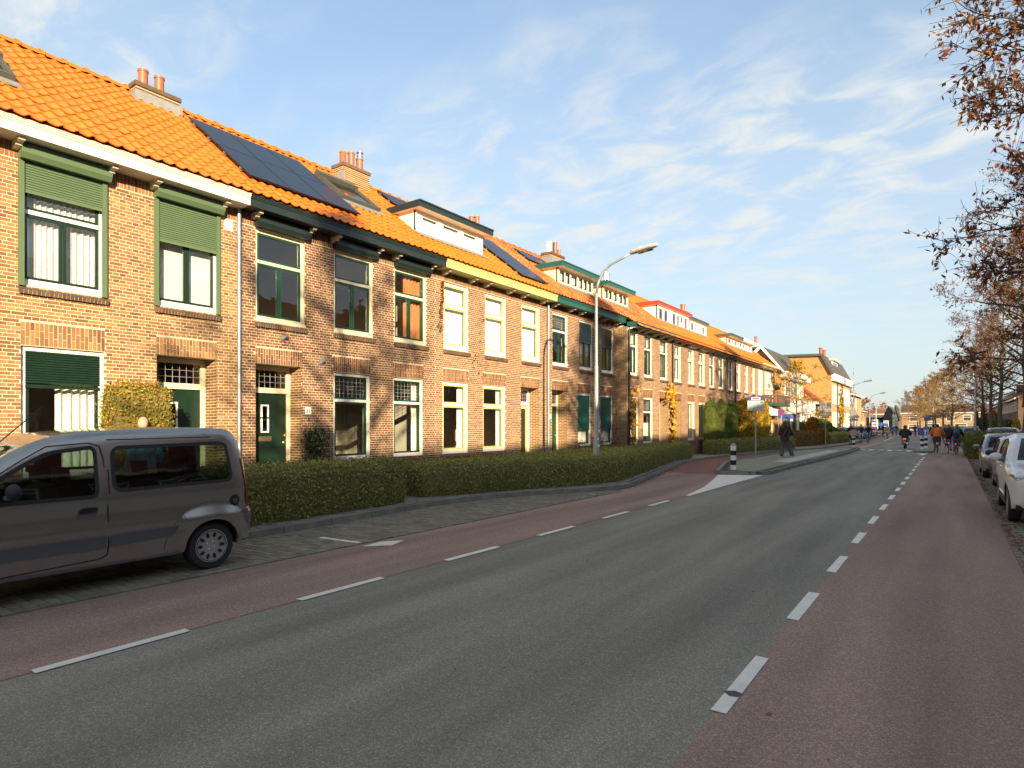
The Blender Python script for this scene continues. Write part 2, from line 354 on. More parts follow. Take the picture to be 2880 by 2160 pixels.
# brick-paved parking bays: each paver a piece, the nearest 300 single objects
pav_me = MB().box(-.1, .1, -.0475, .0475, -.03, 0, skip='b').build('paver', M['paver']).data
bpy.data.objects.remove(bpy.data.objects['paver'])
def bay(name, x0f, x1f, y0, y1, label=None):
    p = strip(x0f, x1f, rng(y0, y1, 1), .006, name, M['paver_bed'])
    L_ = []; HALF = []; y = y0; r = 0
    while y < y1-.05:
        x = x0f(y)+(.105 if r % 2 else 0)+.1
        if r % 2: HALF.append((x0f(y)+.0475, y+.05))
        while x < x1f(y)-.10: L_.append((x, y+.05)); x += .208
        if x1f(y)-(x-.1) > .03: HALF.append(((x-.1+x1f(y))/2, y+.05, (x1f(y)-(x-.1))/2-.004))
        y += .1035; r += 1
    L_.sort(key=lambda q: q[0]**2+q[1]**2 if q[1] > .5 or abs(q[0]) < 5 else 1e6)
    rest = MB()
    for q in HALF: hw = q[2] if len(q) > 2 else .0455; rest.box(q[0]-hw, q[0]+hw, q[1]-.0475, q[1]+.0475, -.01, .016+RN.uniform(-.003,.003), skip='b')
    for i, (x, y) in enumerate(L_):
        z = .016+RN.uniform(-.003, .003); t = RN.uniform(-.02, .02)
        if i < 300:
            o = link('paver', pav_me, p, loc=(x, y, z)); o.rotation_euler = (RN.uniform(-.02, .02), RN.uniform(-.02, .02), t)
        else:
            c, s_ = cos(t), sin(t); n = len(rest.v)
            for zz in (z-.03, z):
                for a, b in ((-.1,-.0475),(.1,-.0475),(.1,.0475),(-.1,.0475)): rest.v.append((x+a*c-b*s_, y+a*s_+b*c, zz))
            for q in ((4,5,6,7),(0,1,5,4),(1,2,6,5),(2,3,7,6),(3,0,4,7)): rest.f.append(tuple(n+k for k in q)); rest.mi.append(0)
    rest.build('paver_field', M['paver'], p, kind='stuff'); return p
bay('parking_bay', lambda y: kx(y), lambda y: -7.205, -3, 15.2)
bay('parking_bay', lambda y: .725, lambda y: 2.9, 9, 40)

# kerbs: single stones
def kerb_line(name, pl, ymax, w_=.14, h_=.125, side=-1, split=60):
    k = tag(bpy.data.objects.new(name, None), kind='structure'); COL.objects.link(k)
    P = [Vector((x, y, 0)) for x, y in pl]; far = MB()
    seg = []; acc = 0; i = 0; cur = P[0].copy()
    pts = [cur.copy()]
    for a, b in zip(P, P[1:]):
        d = (b-a).length; t = 0
        while acc+(d-t) >= 1.0:
            t += 1.0-acc; acc = 0; pts.append(a+(b-a)*(t/d))
        acc += d-t
    for a, b in zip(pts, pts[1:]):
        if a.y > ymax: break
        d = (b-a); ln = d.length; d.normalize(); n = Vector((-d.y, d.x, 0))*(-side)*-1
        mb = MB(); hh = h_+RN.uniform(-.004, .004); g_ = .006
        prof = [(0,-.05),(.012,hh-.03),(.035,hh),(w_,hh),(w_,-.05)]
        mid = (a+b)/2
        tgt = mb if mid.y < split else far; org = mid if mid.y < split else Vector()
        tgt.prism([a+d*g_+n*px_+Vector((0,0,pz))-org for px_, pz in prof], d*(ln-2*g_))
        if mid.y < split:
            o = mb.build('kerb_stone', M['kerb'], k); o.location = mid
    if far.v: far.build('kerb_run', M['kerb'], k, kind='stuff')
    return k
kerb_line('kerb', [(-9.05,-10)]+[p for p in KERB if p[1] > -12], 130, side=-1)
ISL = [(-6.83,22.5),(-5.50,22.85),(-5.42,23.6),(-5.45,27.3),(-5.34,33.4),(-5.27,40.8),(-5.28,46),(-5.62,52.3),(-6.9,48.8),(-8.1,44.8),(-8.4,40.5),(-8.3,33),(-8.5,30.8),(-8.24,28.3),(-6.83,22.5)]
kerb_line('island_kerb', ISL, 80, side=-1)
isl = MB(); pts = [(x, y, .115) for x, y in ISL[:-1]]; isl.poly(pts); isl.build('bus_stop_island', M['paver_bed'], kind='structure')
slab_me = MB().box(-.147, .147, -.147, .147, -.03, 0, skip='b').build('paving_slab', M['slab']).data
bpy.data.objects.remove(bpy.data.objects['paving_slab'])
def inpoly(x, y, P):
    c = False; j = len(P)-1
    for i in range(len(P)):
        if (P[i][1] > y) != (P[j][1] > y) and x < (P[j][0]-P[i][0])*(y-P[i][1])/(P[j][1]-P[i][1])+P[i][0]: c = not c
        j = i
    return c
isl_o = bpy.data.objects['bus_stop_island']; cand = []
for i in range(14):
    for j in range(102):
        x, y = -8.6+.3*i+(.15 if j % 2 else 0), 22.6+.3*j
        if all(inpoly(x+a, y+b, ISL[:-1]) for a in (-.24,.24) for b in (-.24,.24)): cand.append((x, y))
cand.sort(key=lambda q: q[1]); rest = MB()
mat('slab_white', (.66,.64,.60), .8, var=.2, vscale=9)
for i, (x, y) in enumerate(cand):
    if i < 300: o = link('paving_slab', slab_me, isl_o, loc=(x, y, .128+RN.uniform(-.003,.003)))
    else: rest.box(x-.147, x+.147, y-.147, y+.147, .09, .128+RN.uniform(-.003,.003), skip='b')
rest.build('paving_field', M['slab'], isl_o, kind='stuff')
# white tactile strip on the island
for i in range(26):
    y = 29.6+i*.58; MB().box(-6.55, -6.55+.75, y, y+.30, .131, .137, skip='b').build('tactile_strip', M['slab_white'], isl_o)

# footway along the houses
fw = MB(); ys = rng(-12, 60, 1)+rng(64, 130, 6)
for y0, y1 in zip(ys, ys[1:]): fw.poly([(-14.2, y0, .115), (kx(y0)-.05, y0, .115), (kx(y1)-.05, y1, .115), (-14.2, y1, .115)])
def slabmat(name, c, c2, bw, bh, mortar, msize=.012):
    m = mat(name, c, .9); t = m.node_tree; n_, l_ = t.nodes.new, t.links.new; p = t.nodes['Principled BSDF']
    b = n_('ShaderNodeTexBrick'); b.inputs['Color1'].default_value = (*c, 1); b.inputs['Color2'].default_value = (*c2, 1); b.inputs['Mortar'].default_value = (*mortar, 1)
    b.inputs['Scale'].default_value = 1; b.inputs['Mortar Size'].default_value = msize; b.inputs['Brick Width'].default_value = bw; b.inputs['Row Height'].default_value = bh
    co = n_('ShaderNodeTexCoord'); l_(co.outputs['Object'], b.inputs['Vector']); l_(b.outputs['Color'], p.inputs['Base Color'])
    bp = n_('ShaderNodeBump'); bp.inputs['Strength'].default_value = .4; bp.inputs['Distance'].default_value = .005; bp.invert = True; l_(b.outputs['Fac'], bp.inputs['Height']); l_(bp.outputs[0], p.inputs['Normal'])
    return m, b, co
slabmat('footway_mat', (.27,.255,.215), (.21,.20,.165), .3, .3, (.08,.075,.06))
fw.build('footway', M['footway_mat'], kind='structure')
# right verge beyond the parking strip
strip(lambda y: .73+shift(y) if y > 45 else 2.95, lambda y: 10.2, rng(-30, 45, 5)+rng(46, 200, 6), .004, 'verge', M['soil'])
# refuge island on the right with its kerb
ri = MB(); P = [(-1.95,47.6),(-1.5,47.0),(-.98,46.9),(-.85,49.5),(-.9,52.6),(-1.4,53.4),(-1.95,52.4)]
ri.prism([(x, y, 0) for x, y in P], (0,0,.13)); ri.build('refuge_island', M['kerb'], kind='structure')
# fallen leaves: uncountable litter
lf = MB()
def litter(x, y, z, s_):
    a = RN.uniform(0, 2*pi); u = Vector((cos(a), sin(a), RN.uniform(-.3,.3)))*s_; v = Vector((-sin(a), cos(a), RN.uniform(-.4,.4)))*s_*.6
    c = Vector((x, y, z+s_*.25)); lf.poly([c-u, c+v, c+u, c-v])
for i in range(2600):
    y = RN.uniform(9, 44); x = .74+abs(RN.gauss(0, .16 if RN.random() < .7 else .9)); litter(x, y, .02, RN.uniform(.02,.045))
for i in range(2200):
    y = RN.triangular(3, 30, 20); x = kx(y)+.02+abs(RN.gauss(0, .10 if y < 15 else .16)); litter(x, y, .012, RN.uniform(.015,.035))
for i in range(110): litter(RN.uniform(-7, .7), RN.uniform(2.5, 40), .008, RN.uniform(.012,.03))
for i in range(900): y = RN.uniform(4, 30); litter(kx(y)-.13-abs(RN.gauss(0,.12)), y, .125, RN.uniform(.015,.03))
for i in range(700): litter(RN.uniform(1,3.5), RN.uniform(36,48), .03, RN.uniform(.03,.06))
lf.build('fallen_leaves', M['leaf_litter'], kind='stuff')['label'] = 'brown fallen leaves along the kerbs and parking bays'
# ================================================================ TERRACE
def brickmat(name, axes, c, c2, mortar, w_=.222, h_=.0625):
    m, b, co = slabmat(name, c, c2, w_, h_, mortar, .011); t = m.node_tree; n_, l_ = t.nodes.new, t.links.new
    s = n_('ShaderNodeSeparateXYZ'); cb = n_('ShaderNodeCombineXYZ'); l_(co.outputs['Object'], s.inputs[0])
    l_(s.outputs[axes[0]], cb.inputs[0]); l_(s.outputs[axes[1]], cb.inputs[1]); l_(cb.outputs[0], b.inputs['Vector'])
    nz = n_('ShaderNodeTexNoise'); nz.inputs['Scale'].default_value = 2.5; nz.inputs['Detail'].default_value = 7; l_(co.outputs['Object'], nz.inputs['Vector'])
    mr = n_('ShaderNodeMapRange'); mr.inputs['From Min'].default_value = .3; mr.inputs['From Max'].default_value = .7; mr.inputs['To Min'].default_value = .85; mr.inputs['To Max'].default_value = 1.12; l_(nz.outputs['Fac'], mr.inputs[0])
    hs = n_('ShaderNodeHueSaturation'); l_(b.outputs['Color'], hs.inputs['Color']); l_(mr.outputs[0], hs.inputs['Value']); l_(hs.outputs[0], t.nodes['Principled BSDF'].inputs['Base Color'])
    return m
brickmat('brickwall', 'YZ', (.25,.115,.045), (.13,.060,.026), (.50,.38,.22))
brickmat('brickwall_x', 'XZ', (.25,.115,.045), (.13,.060,.026), (.50,.38,.22))
brickmat('brick_gold', 'XZ', (.56,.27,.07), (.42,.19,.05), (.46,.28,.12))
brickmat('brick_far', 'XZ', (.34,.21,.12), (.27,.16,.09), (.36,.26,.17))
brickmat('brick_gold_y', 'YZ', (.44,.25,.12), (.34,.18,.085), (.42,.32,.20))
brickmat('brick_brown', 'YZ', (.14,.075,.05), (.10,.055,.04), (.16,.12,.09))
brickmat('brick_brown_x', 'XZ', (.14,.075,.05), (.10,.055,.04), (.16,.12,.09))
AL = math.atan(.77); CA, SA = cos(AL), sin(AL)
def roofp(u, t, up=0): return Vector((-11.95-t*CA+up*SA, u, 6.70+t*SA+up*CA))
CO, JT = .0625, .0145
def brick_box(b, X, u0, u1, z0, z1, d=None):
    d = RN.uniform(-.0015, .003) if d is None else d
    b.box(X-.02, X+d, u0, u1, z0, z1, skip='x')
def unit_brick(L_, bm):
    o = MB().box(-.02, 0, -L_/2, L_/2, 0, CO-JT, skip='x').build('brick', M[bm]); me = o.data; bpy.data.objects.remove(o); return me
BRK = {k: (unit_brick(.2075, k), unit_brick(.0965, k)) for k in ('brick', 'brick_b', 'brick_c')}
def wall(root, X, u0, u1, ops, lints, geo=True, z0=.1, zt=6.45, soldier_top=6.19, bm='brick', n_single=300):
    us = sorted({u0, u1, *[a for o in ops for a in o[:2]]}); zs = sorted({z0, zt, *[a for o in ops for a in o[2:]]})
    b = MB()
    for za, zb in zip(zs, zs[1:]):
        run = None
        for ua, ub in zip(us, us[1:]):
            solid = not any(o[0]-1e-6 <= ua and ub <= o[1]+1e-6 and o[2]-1e-6 <= za and zb <= o[3]+1e-6 for o in ops)
            if solid: run = [ua, ub] if run is None else [run[0], ub]
            if (not solid or ub == us[-1]) and run: b.box(X-.3, X-.0045, run[0], run[1], za, zb); run = None
    w_ = b.build('wall', M['mortar'] if geo else M['brickwall'], root, world=True)
    if not geo: return w_
    rest = MB(); single = []
    def free(u, z):
        for a, c_, d, e in ops+lints:
            if a < u < c_ and d < z < e: return False
        return True
    z = z0+.02; row = 0
    while z+CO < soldier_top:
        zm = z+CO/2-JT/2; bl = sorted([(o[0], o[1]) for o in ops+lints if o[2] < zm < o[3]])
        segs = []; c = u0
        for a, d in bl:
            if a > c: segs.append((c, a))
            c = max(c, d)
        if c < u1: segs.append((c, u1))
        for a, d in segs:
            L_ = .0965 if row % 2 else .2075
            u = u0-.3+(.0555 if row % 2 else (.111 if row % 4 == 2 else 0)); u += max(0, math.floor((a-u)/(L_+JT)))*(L_+JT)
            while u < d:
                p, q = max(u, a), min(u+L_, d)
                if q-p > .025:
                    if q-p > L_-.001: single.append((p, q, z))
                    else: brick_box(rest, X, p, q, z, z+CO-JT)
                u += L_+JT
        z += CO; row += 1
    # soldier courses: lintels and the band under the cornice
    for a, d, e, f_ in lints+([(u0, u1, soldier_top, zt)]):
        n = int((d-a)/.0625); st = (d-a)/n
        for i in range(n):
            u = a+i*st; hh = f_-e
            if any(o[0] < u+.03 < o[1] and o[2] < (e+f_)/2 < o[3] for o in ops): continue
            cut = e+hh*(.36 if i % 2 else .64)
            if hh > .3:
                brick_box(rest, X, u+.006, u+st-.006, e+.004, cut-.005); brick_box(rest, X, u+.006, u+st-.006, cut+.005, f_-.006)
            else: brick_box(rest, X, u+.006, u+st-.006, e+.004, f_-.006)
    single.sort(key=lambda s: (s[0]**2+(s[2]-1.8)**2) if s[0] > 3.1 and not (s[2] < 1.0) else 1e4+s[0])
    org = root.location
    for i, (p, q, z) in enumerate(single):
        if i < n_single: link('brick', BRK[bm][0 if q-p > .15 else 1], w_, loc=(X+RN.uniform(-.0015,.003)-org.x, (p+q)/2-org.y, z-org.z))
        else: brick_box(rest, X, p, q, z, z+CO-JT)
    rest.build('brick_field', M[bm], w_, kind='stuff', world=True)
    return w_
def pleats(b, n, ua, ub, za, zb, amp=.025, per=.09, m=0):
    k = max(4, int((ub-ua)/.022)); ph = RN.uniform(0, 6)
    P = [(n+amp*sin((ua+(ub-ua)*i/k)*2*pi/per+ph+.6*sin(i*.37)), ua+(ub-ua)*i/k) for i in range(k+1)]
    for (x0, y0), (x1, y1) in zip(P, P[1:]): b.poly([(x0,y0,za),(x1,y1,za),(x1,y1,zb),(x0,y0,zb)], m)
def rect_ring(b, x0, x1, a, c, z0, z1, t, tb=None, m=0):
    tb = t if tb is None else tb
    b.box(x0, x1, a, a+t, z0, z1, m); b.box(x0, x1, c-t, c, z0, z1, m); b.box(x0, x1, a+t, c-t, z1-t, z1, m); b.box(x0, x1, a+t, c-t, z0, z0+tb, m)
def window(root, X, a, c, z0, z1, fr='white', sash='sash_green', kind='cross', zt=None, shut=None, cur=None, lead=False, sb=.06, ft=.075, sill=True, fb=.11):
    n0, n1 = X-sb-.07, X-sb
    b = MB(); rect_ring(b, n0, n1, a+.001, c-.001, z0+.001, z1-.001, ft, fb); zt = zt if zt else z0+(z1-z0)*.66
    ia, ic, iz0, iz1 = a+ft, c-ft, z0+fb, z1-ft
    if kind != 'single': b.box(n0+.004, n1+.012, ia, ic, zt-.035, zt+.035)
    w_ = b.build('window', M[fr], root, world=True)
    s = MB(); st = .05; nn0, nn1 = n0+.012, n1-.012; lights = []
    if kind == 'single': rect_ring(s, nn0, nn1, ia, ic, iz0, iz1, st); lights = [(ia+st, ic-st, iz0+st, iz1-st)]
    else:
        rect_ring(s, nn0, nn1, ia, ic, zt+.035, iz1, st); lights.append((ia+st, ic-st, zt+.035+st, iz1-st))
        if kind == 'cross':
            mid = (ia+ic)/2
            for p, q in ((ia, mid-.004), (mid+.004, ic)): rect_ring(s, nn0, nn1, p, q, iz0, zt-.035, st); lights.append((p+st, q-st, iz0+st, zt-.035-st))
        else: rect_ring(s, nn0, nn1, ia, ic, iz0, zt-.035, st); lights.append((ia+st, ic-st, iz0+st, zt-.035-st))
    s.build('sash', M[sash], w_, world=True)
    for p, q, r, t in lights: MB().poly([(n0+.03,p,r),(n0+.03,q,r),(n0+.03,q,t),(n0+.03,p,t)]).build('pane', M['glass'], w_, world=True)
    if lead:
        l = MB(); p, q, r, t = lights[0]; k = max(4, int((q-p)/.13)); h_ = 5
        for i in range(1, k): u = p+(q-p)*i/k; l.box(n0+.031, n0+.037, u-.004, u+.004, r, t)
        for i in range(1, h_): z = r+(t-r)*i/h_; l.box(n0+.0315, n0+.0365, p, q, z-.004, z+.004)
        u = (p+q)/2; 
        for i in range(3): l.box(n0+.032, n0+.038, u-.14, u+.14, (r+t)/2-.03+i*.03, (r+t)/2-.026+i*.03)
        l.build('lead_came', M['came'], w_, world=True)
    if cur:
        k, cm = cur; q = MB(); n = n0-.10
        if k == 'full': pleats(q, n, a+.03, c-.03, z0+.03, z1-.03)
        elif k == 'net': pleats(q, n, a+.03, c-.03, z0+.03, zt-.1); pleats(q, n, a+.03, c-.03, zt+.02, z1-.25)
        elif k == 'right': pleats(q, n, a+(c-a)*.45, c-.03, z0+.03, z1-.03, per=.13, amp=.035)
        elif k == 'sides': pleats(q, n, c-.28, c-.03, z0+.03, z1-.03); pleats(q, n, a+.03, a+.2, z0+.03, z1-.03)
        elif k == 'blind': q.box(n, n+.01, a+.05, c-.05, z0+.05, z1-.05)
        elif k == 'low': q.box(n, n+.01, a+.05, c-.05, z0+.35, z0+1.0)
        elif k == 'slats':
            for i in range(int((z1-z0)/.06)): q.obox((n, (a+c)/2, z0+.06+i*.06), (.018,0,.010), (0,(c-a)/2-.05,0), (.0006,0,.0012))
        q.build('curtain', M[cm], w_, world=True)
    if shut:
        kind_, sm, drop = shut
        if kind_ in ('box', 'boxonly'):
            zb = z1+.02; P = [(X-.02,zb),(X-.02,zb+.25),(X+.17,zb+.25),(X+.19,zb+.23),(X+.19,zb+.085),(X+.14,zb)]
            MB().prism([(x, a-.02, z) for x, z in P], (0, c-a+.07, 0)).build('shutter_box', M[sm], w_, world=True)
        if kind_ == 'box':
            [MB().box(X+.002, X+.05, p_, p_+.075, z0-.02, zb-.002).build('shutter_guide', M[sm], w_, world=True) for p_ in (a-.02, c-.055)]
            n = X+.01; ua, ub, zh = a+.057, c-.057, z1+.015
        else: n = X-sb+.012; ua, ub, zh = a+ft*.9, c-ft*.9, z1-ft+.0
        if drop:
            q = MB(); z = zh; i = 0
            while z > drop+.02:
                zz = max(drop, z-.042)
                q.poly([(n,ua,z),(n,ub,z),(n+.014,ub,z-.008),(n+.014,ua,z-.008)]); q.poly([(n+.014,ua,z-.008),(n+.014,ub,z-.008),(n+.014,ub,zz+.008),(n+.014,ua,zz+.008)]); q.poly([(n+.014,ua,zz+.008),(n+.014,ub,zz+.008),(n,ub,zz),(n,ua,zz)])
                z = zz
            q.box(n-.002, n+.018, ua, ub, drop-.06, drop); q.build('roller_shutter', M[sm], w_, world=True)
    if sill:
        q = MB(); k = int((c-a+.06)/.058); st = (c-a+.06)/k
        for i in range(k):
            u = a-.02+i*st+st/2
            q.obox((X-.03, u, z0-.075+RN.uniform(-.003,.003)), (.095,0,-.035), (0,st/2-.006,0), (.012,0,.042))
        q.build('window_sill', M['brick_dark'], root, world=True)
        MB().obox((X-.035, (a+c)/2+.01, z0-.08), (.09,0,-.034), (0,(c-a)/2+.02,0), (.009,0,.036)).build('sill_mortar', M['mortar'], root, world=True)
    return w_
def front_door(root, X, a, c, z0=.33, z1=3.14, fr='cream', dm='dark_green', hand=1, rec=.45, number=None, glazed=False, lint=True):
    # brick reveals
    r = MB(); r.box(X-rec, X-.302, a-.25, a, .1, 3.2); r.box(X-rec, X-.302, c, c+.25, .1, 3.2); r.box(X-rec, X-.302, a-.25, c+.25, 3.2, 3.5); r.build('door_reveal', M['brickwall_x'], root, world=True)
    rv = MB(); rv.poly([(X-rec,c-.003,.1),(X-.01,c-.003,.1),(X-.01,c-.003,3.17),(X-rec,c-.003,3.17)]); rv.build('reveal_face', M['brickwall_x'], root, world=True)
    MB().box(X-rec-.2, X+.15, a+.002, c-.005, .1, z0-.02).build('door_step', M['concrete'], root, world=True)
    n = X-rec; b = MB(); zt = 2.60
    rect_ring(b, n-.08, n+.0, a+.001, c-.004, z0, z1+.03, .10, .001); b.box(n-.07, n+.03, a+.1, c-.1, zt-.06, zt+.06)
    d = b.build('door_frame', M[fr], root, world=True)
    leaf = MB().box(n-.07, n-.02, a+.105, c-.105, z0+.005, zt-.065).build('door', M[dm], root, world=True)
    u = (a+c)/2-.08
    q = MB()
    if glazed:
        rect_ring(q, n-.021, n-.005, a+.14, c-.14, z0+.1, zt-.1, .10); q.build('door_rail', M[dm], leaf, world=True)
        MB().poly([(n-.015,a+.24,z0+.2),(n-.015,c-.24,z0+.2),(n-.015,c-.24,zt-.2),(n-.015,a+.24,zt-.2)]).build('door_pane', M['dark_glass'], leaf, world=True)
    else:
        rect_ring(q, n-.021, n+.0, u-.10, u+.10, 1.62, 1.98, .035); rect_ring(q, n-.021, n+.0, u-.10, u+.10, 1.945, 2.27, .035); q.build('door_light', M['plate_white'], leaf, world=True)
        for zz in (1.66, 1.985): MB().poly([(n-.012,u-.06,zz),(n-.012,u+.06,zz),(n-.012,u+.06,zz+.25),(n-.012,u-.06,zz+.25)]).build('door_pane', M['dark_glass'], leaf, world=True)
        MB().box(n-.021, n-.008, u-.17, u+.17, 1.42, 1.53).box(n-.01, n-.004, u-.12, u+.12, 1.45, 1.50).build('letter_box', M['brass'], leaf, world=True)
    k = c-.17 if hand > 0 else a+.17
    MB().ball((n+.02, k, 1.55), .032).lathe([(.012,0),(.012,.05)], (n-.025,k,1.55), (1,0,0)).lathe([(.0,.005),(.032,.004),(.032,0)], (n-.018,k,1.38), (1,0,0)).build('door_knob', M['brass'], leaf, smooth=True, world=True)
    MB().poly([(n-.04,a+.1,zt+.06),(n-.04,c-.1,zt+.06),(n-.04,c-.1,z1-.07),(n-.04,a+.1,z1-.07)]).build('transom_pane', M['dark_glass'], d, world=True)
    l = MB()
    for i in range(1, 7): y = a+.1+(c-a-.2)*i/7; l.box(n-.037, n-.03, y-.004, y+.004, zt+.06, z1-.07)
    for i in range(1, 3): z = zt+.06+(z1-.13-zt)*i/3; l.box(n-.0365, n-.0305, a+.1, c-.1, z-.004, z+.004)
    l.build('lead_came', M['came'], d, world=True)
def cornice(root, u0, u1, m, X=-12.5, zb=6.45, brk=(), proj=.48, bm='cream', h_=.25):
    P = [(X+.002,zb+.002),(X+proj-.03,zb+.002),(X+proj-.03,zb+h_*.62),(X+proj-.012,zb+h_*.64),(X+proj-.012,zb+h_*.75),(X+proj+.005,zb+h_*.77),(X+proj+.005,zb+h_*.88),(X+proj+.02,zb+h_*.9),(X+proj+.02,zb+h_),(X+.002,zb+h_)]
    MB().prism([(x, u0, z) for x, z in P], (0, u1-u0, 0)).build('cornice', M[m], root, world=True)
    for u in brk:
        Q = [(X+.003,zb-.002),(X+.36,zb-.002),(X+.34,zb-.05),(X+.22,zb-.065),(X+.2,zb-.10),(X+.003,zb-.13)]
        MB().prism([(x, u-.045, z) for x, z in Q], (0, .09, 0)).build('bracket', M[bm], root, world=True)
# pantile
TW, TG = .2255, .338
def tile_mesh():
    prof = [(-.02,.012),(.03,.0),(.09,-.010),(.13,-.004),(.158,.020),(.185,.034),(.208,.028),(.232,.004)]; b = MB()
    lo = [(x, 0, z+.030) for x, z in prof]; hi = [(x, TG+.03, z+.004) for x, z in prof]; ed = [(x, .0, z+.012) for x, z in prof]
    b.v = lo+hi+ed; n = len(prof)
    for i in range(n-1): b.f += [(i, i+1, n+i+1, n+i), (2*n+i, 2*n+i+1, i+1, i)]; b.mi += [0, 0]
    return b
TB = tile_mesh()
def tile_data(m):
    o = TB.build('roof_tile', M[m], smooth=True); me = o.data; me.set_sharp_from_angle(angle=rad(50)); bpy.data.objects.remove(o); return me
TD = {k: tile_data(k) for k in ('tile', 'tile_old')}
# tile frame: local x -> +Y (street), local y -> up slope, local z -> roof normal
TM = Matrix(((0, -CA, SA), (1, 0, 0), (0, SA, CA))).to_4x4()
def roof(root, u0, u1, m='tile', t0=.0, geo=True, skip=(), nrow=15, back=True):
    T = 5.03
    b = MB(); p = lambda u, t, up: tuple(roofp(u, t, up))
    b.poly([p(u0,t0+.03,-.03),p(u1,t0+.03,-.03),p(u1,T+.04,-.03),p(u0,T+.04,-.03)])
    xr = roofp(0, T).x; zr = roofp(0, T).z
    b.poly([(xr,u0,zr),(xr,u1,zr),(xr-4.4,u1,zr-3.4),(xr-4.4,u0,zr-3.4)])
    rf = b.build('roof', M[m], root, world=True)
    n = int(round((u1-u0)/TW)); st = (u1-u0)/n; L_ = []
    r0 = int(math.floor(t0/TG)) if t0 < 0 else 0
    for r in range(r0, nrow):
        for i in range(n):
            u = u0+i*st; t = r*TG
            if any(a-.05 < u+st/2 < c+.05 and d < t+.2 < e for a, c, d, e in skip): continue
            L_.append((u, t))
    L_.sort(key=lambda q: q[0]+q[1]*.2 if q[0] > 2.9 else 1e3)
    rest = MB(); org = root.location
    for i, (u, t) in enumerate(L_):
        P = roofp(u+RN.uniform(-.004,.004), t+RN.uniform(-.006,.006), RN.uniform(-.004,.005)+(.0 if m == 'tile' else RN.uniform(-.008,.012)))
        tw = RN.uniform(-.012,.012)*(1 if m == 'tile' else 3)
        Mx = Matrix.Translation(P) @ TM @ Matrix.Rotation(tw, 4, 'Z')
        if geo and i < 300:
            o = link('roof_tile', TD[m], rf); o.matrix_local = Matrix.Translation(-org) @ Mx
        else:
            k = len(rest.v); rest.v += [tuple(Mx @ Vector(v)) for v in TB.v]; rest.f += [tuple(k+q for q in f_) for f_ in TB.f]; rest.mi += TB.mi
    if rest.v: rest.build('tile_field', M[m], rf, smooth=True, kind='stuff', world=True, angle=50)
    # ridge tiles, each one overlapping the next
    k = int((u1-u0)/.42); st = (u1-u0)/k
    for i in range(k):
        q = MB(); y0 = u0+i*st; kk = 8
        ring = [(.125,y0-.03),(.155,y0-.03),(.155,y0+.05),(.13,y0+.06),(.118,y0+st)]
        for (r1, ya), (r2, yb) in zip(ring, ring[1:]):
            for j in range(kk):
                a0, a1 = pi*j/kk, pi*(j+1)/kk
                q.poly([(xr+r1*cos(a0),ya,zr-.03+r1*sin(a0)),(xr+r1*cos(a1),ya,zr-.03+r1*sin(a1)),(xr+r2*cos(a1),yb,zr-.03+r2*sin(a1)),(xr+r2*cos(a0),yb,zr-.03+r2*sin(a0))])
        q.build('ridge_tile', M[m], rf, smooth=True, world=True)
    return rf
def pipe(root, X, u, m='zinc', z0=.12, z1=6.45):
    b = MB(); b.tube([(X+.07,u,z0),(X+.07,u,z1)], .045, 10)
    for z in (z0+.9, z0+2.1, z0+3.3, z0+4.6, z0+5.7):
        if z < z1: b.lathe([(.045,-.03),(.056,-.03),(.056,.03),(.045,.03)], (X+.07,u,z), k=10); b.box(X, X+.05, u-.02, u+.02, z-.01, z+.01)
    b.build('downpipe', M[m], root, smooth=True, world=True, angle=40)
def chimney(root, u0, u1, zt=9.78, X=-15.75, pots=(), lead=True, m='brickwall_x', zb=9.2):
    b = MB(); b.box(X-.26, X+.26, u0, u1, zb, zt-.10, 0); b.box(X-.30, X+.30, u0-.03, u1+.03, zt-.10, zt, 1)
    c = b.build('chimney', [M[m], M['brick_dark']], root, world=True)
    if lead: MB().box(X-.28, X+.33, u0-.04, u1+.04, zb-.1, zt-.22).build('flashing', M['lead'], c, world=True)
    for u, h_, r, pm in pots:
        k = MB(); k.lathe([(r,0),(r,h_-.05),(r*1.12,h_-.05),(r*1.12,h_),(r*.8,h_),(r*.8,h_-.1)], (X+.05,u,zt), k=14)
        if pm == 'steel': k.lathe([(r*.9,h_),(r*.9,h_+.06),(r*1.3,h_+.06),(r*1.3,h_+.09),(.001,h_+.12)], (X+.05,u,zt), k=14)
        k.build('chimney_pot', M[pm], c, smooth=True, world=True, angle=40)
def solar(root, u0, t0, cols, rows, w_, h_):
    for i in range(cols):
        for j in range(rows):
            ua, ta = u0+i*(w_+.02), t0+j*(h_+.02); f_ = lambda u, t, up: roofp(u, t, up)
            c = f_(ua+w_/2, ta+h_/2, .105); ax = Vector((0,w_/2,0)); ay = Vector((-CA,0,SA))*(h_/2); az = Vector((SA,0,CA))*.018
            p = MB().obox(c, ax, ay, az).build('solar_panel', M['solar_frame'], root, world=True)
            MB().poly([c+az*1.06+ax*a*.985+ay*b*.99 for a, b in ((-1,-1),(1,-1),(1,1),(-1,1))]).build('solar_cells', M['solar'], p, world=True)
            for t in (.25, .75):
                MB().obox(f_(ua+.0, ta+h_*t, .065), (0,.03,0), Vector((-CA,0,SA))*.03, Vector((SA,0,CA))*.04).build('clamp', M['steel'], p, world=True)
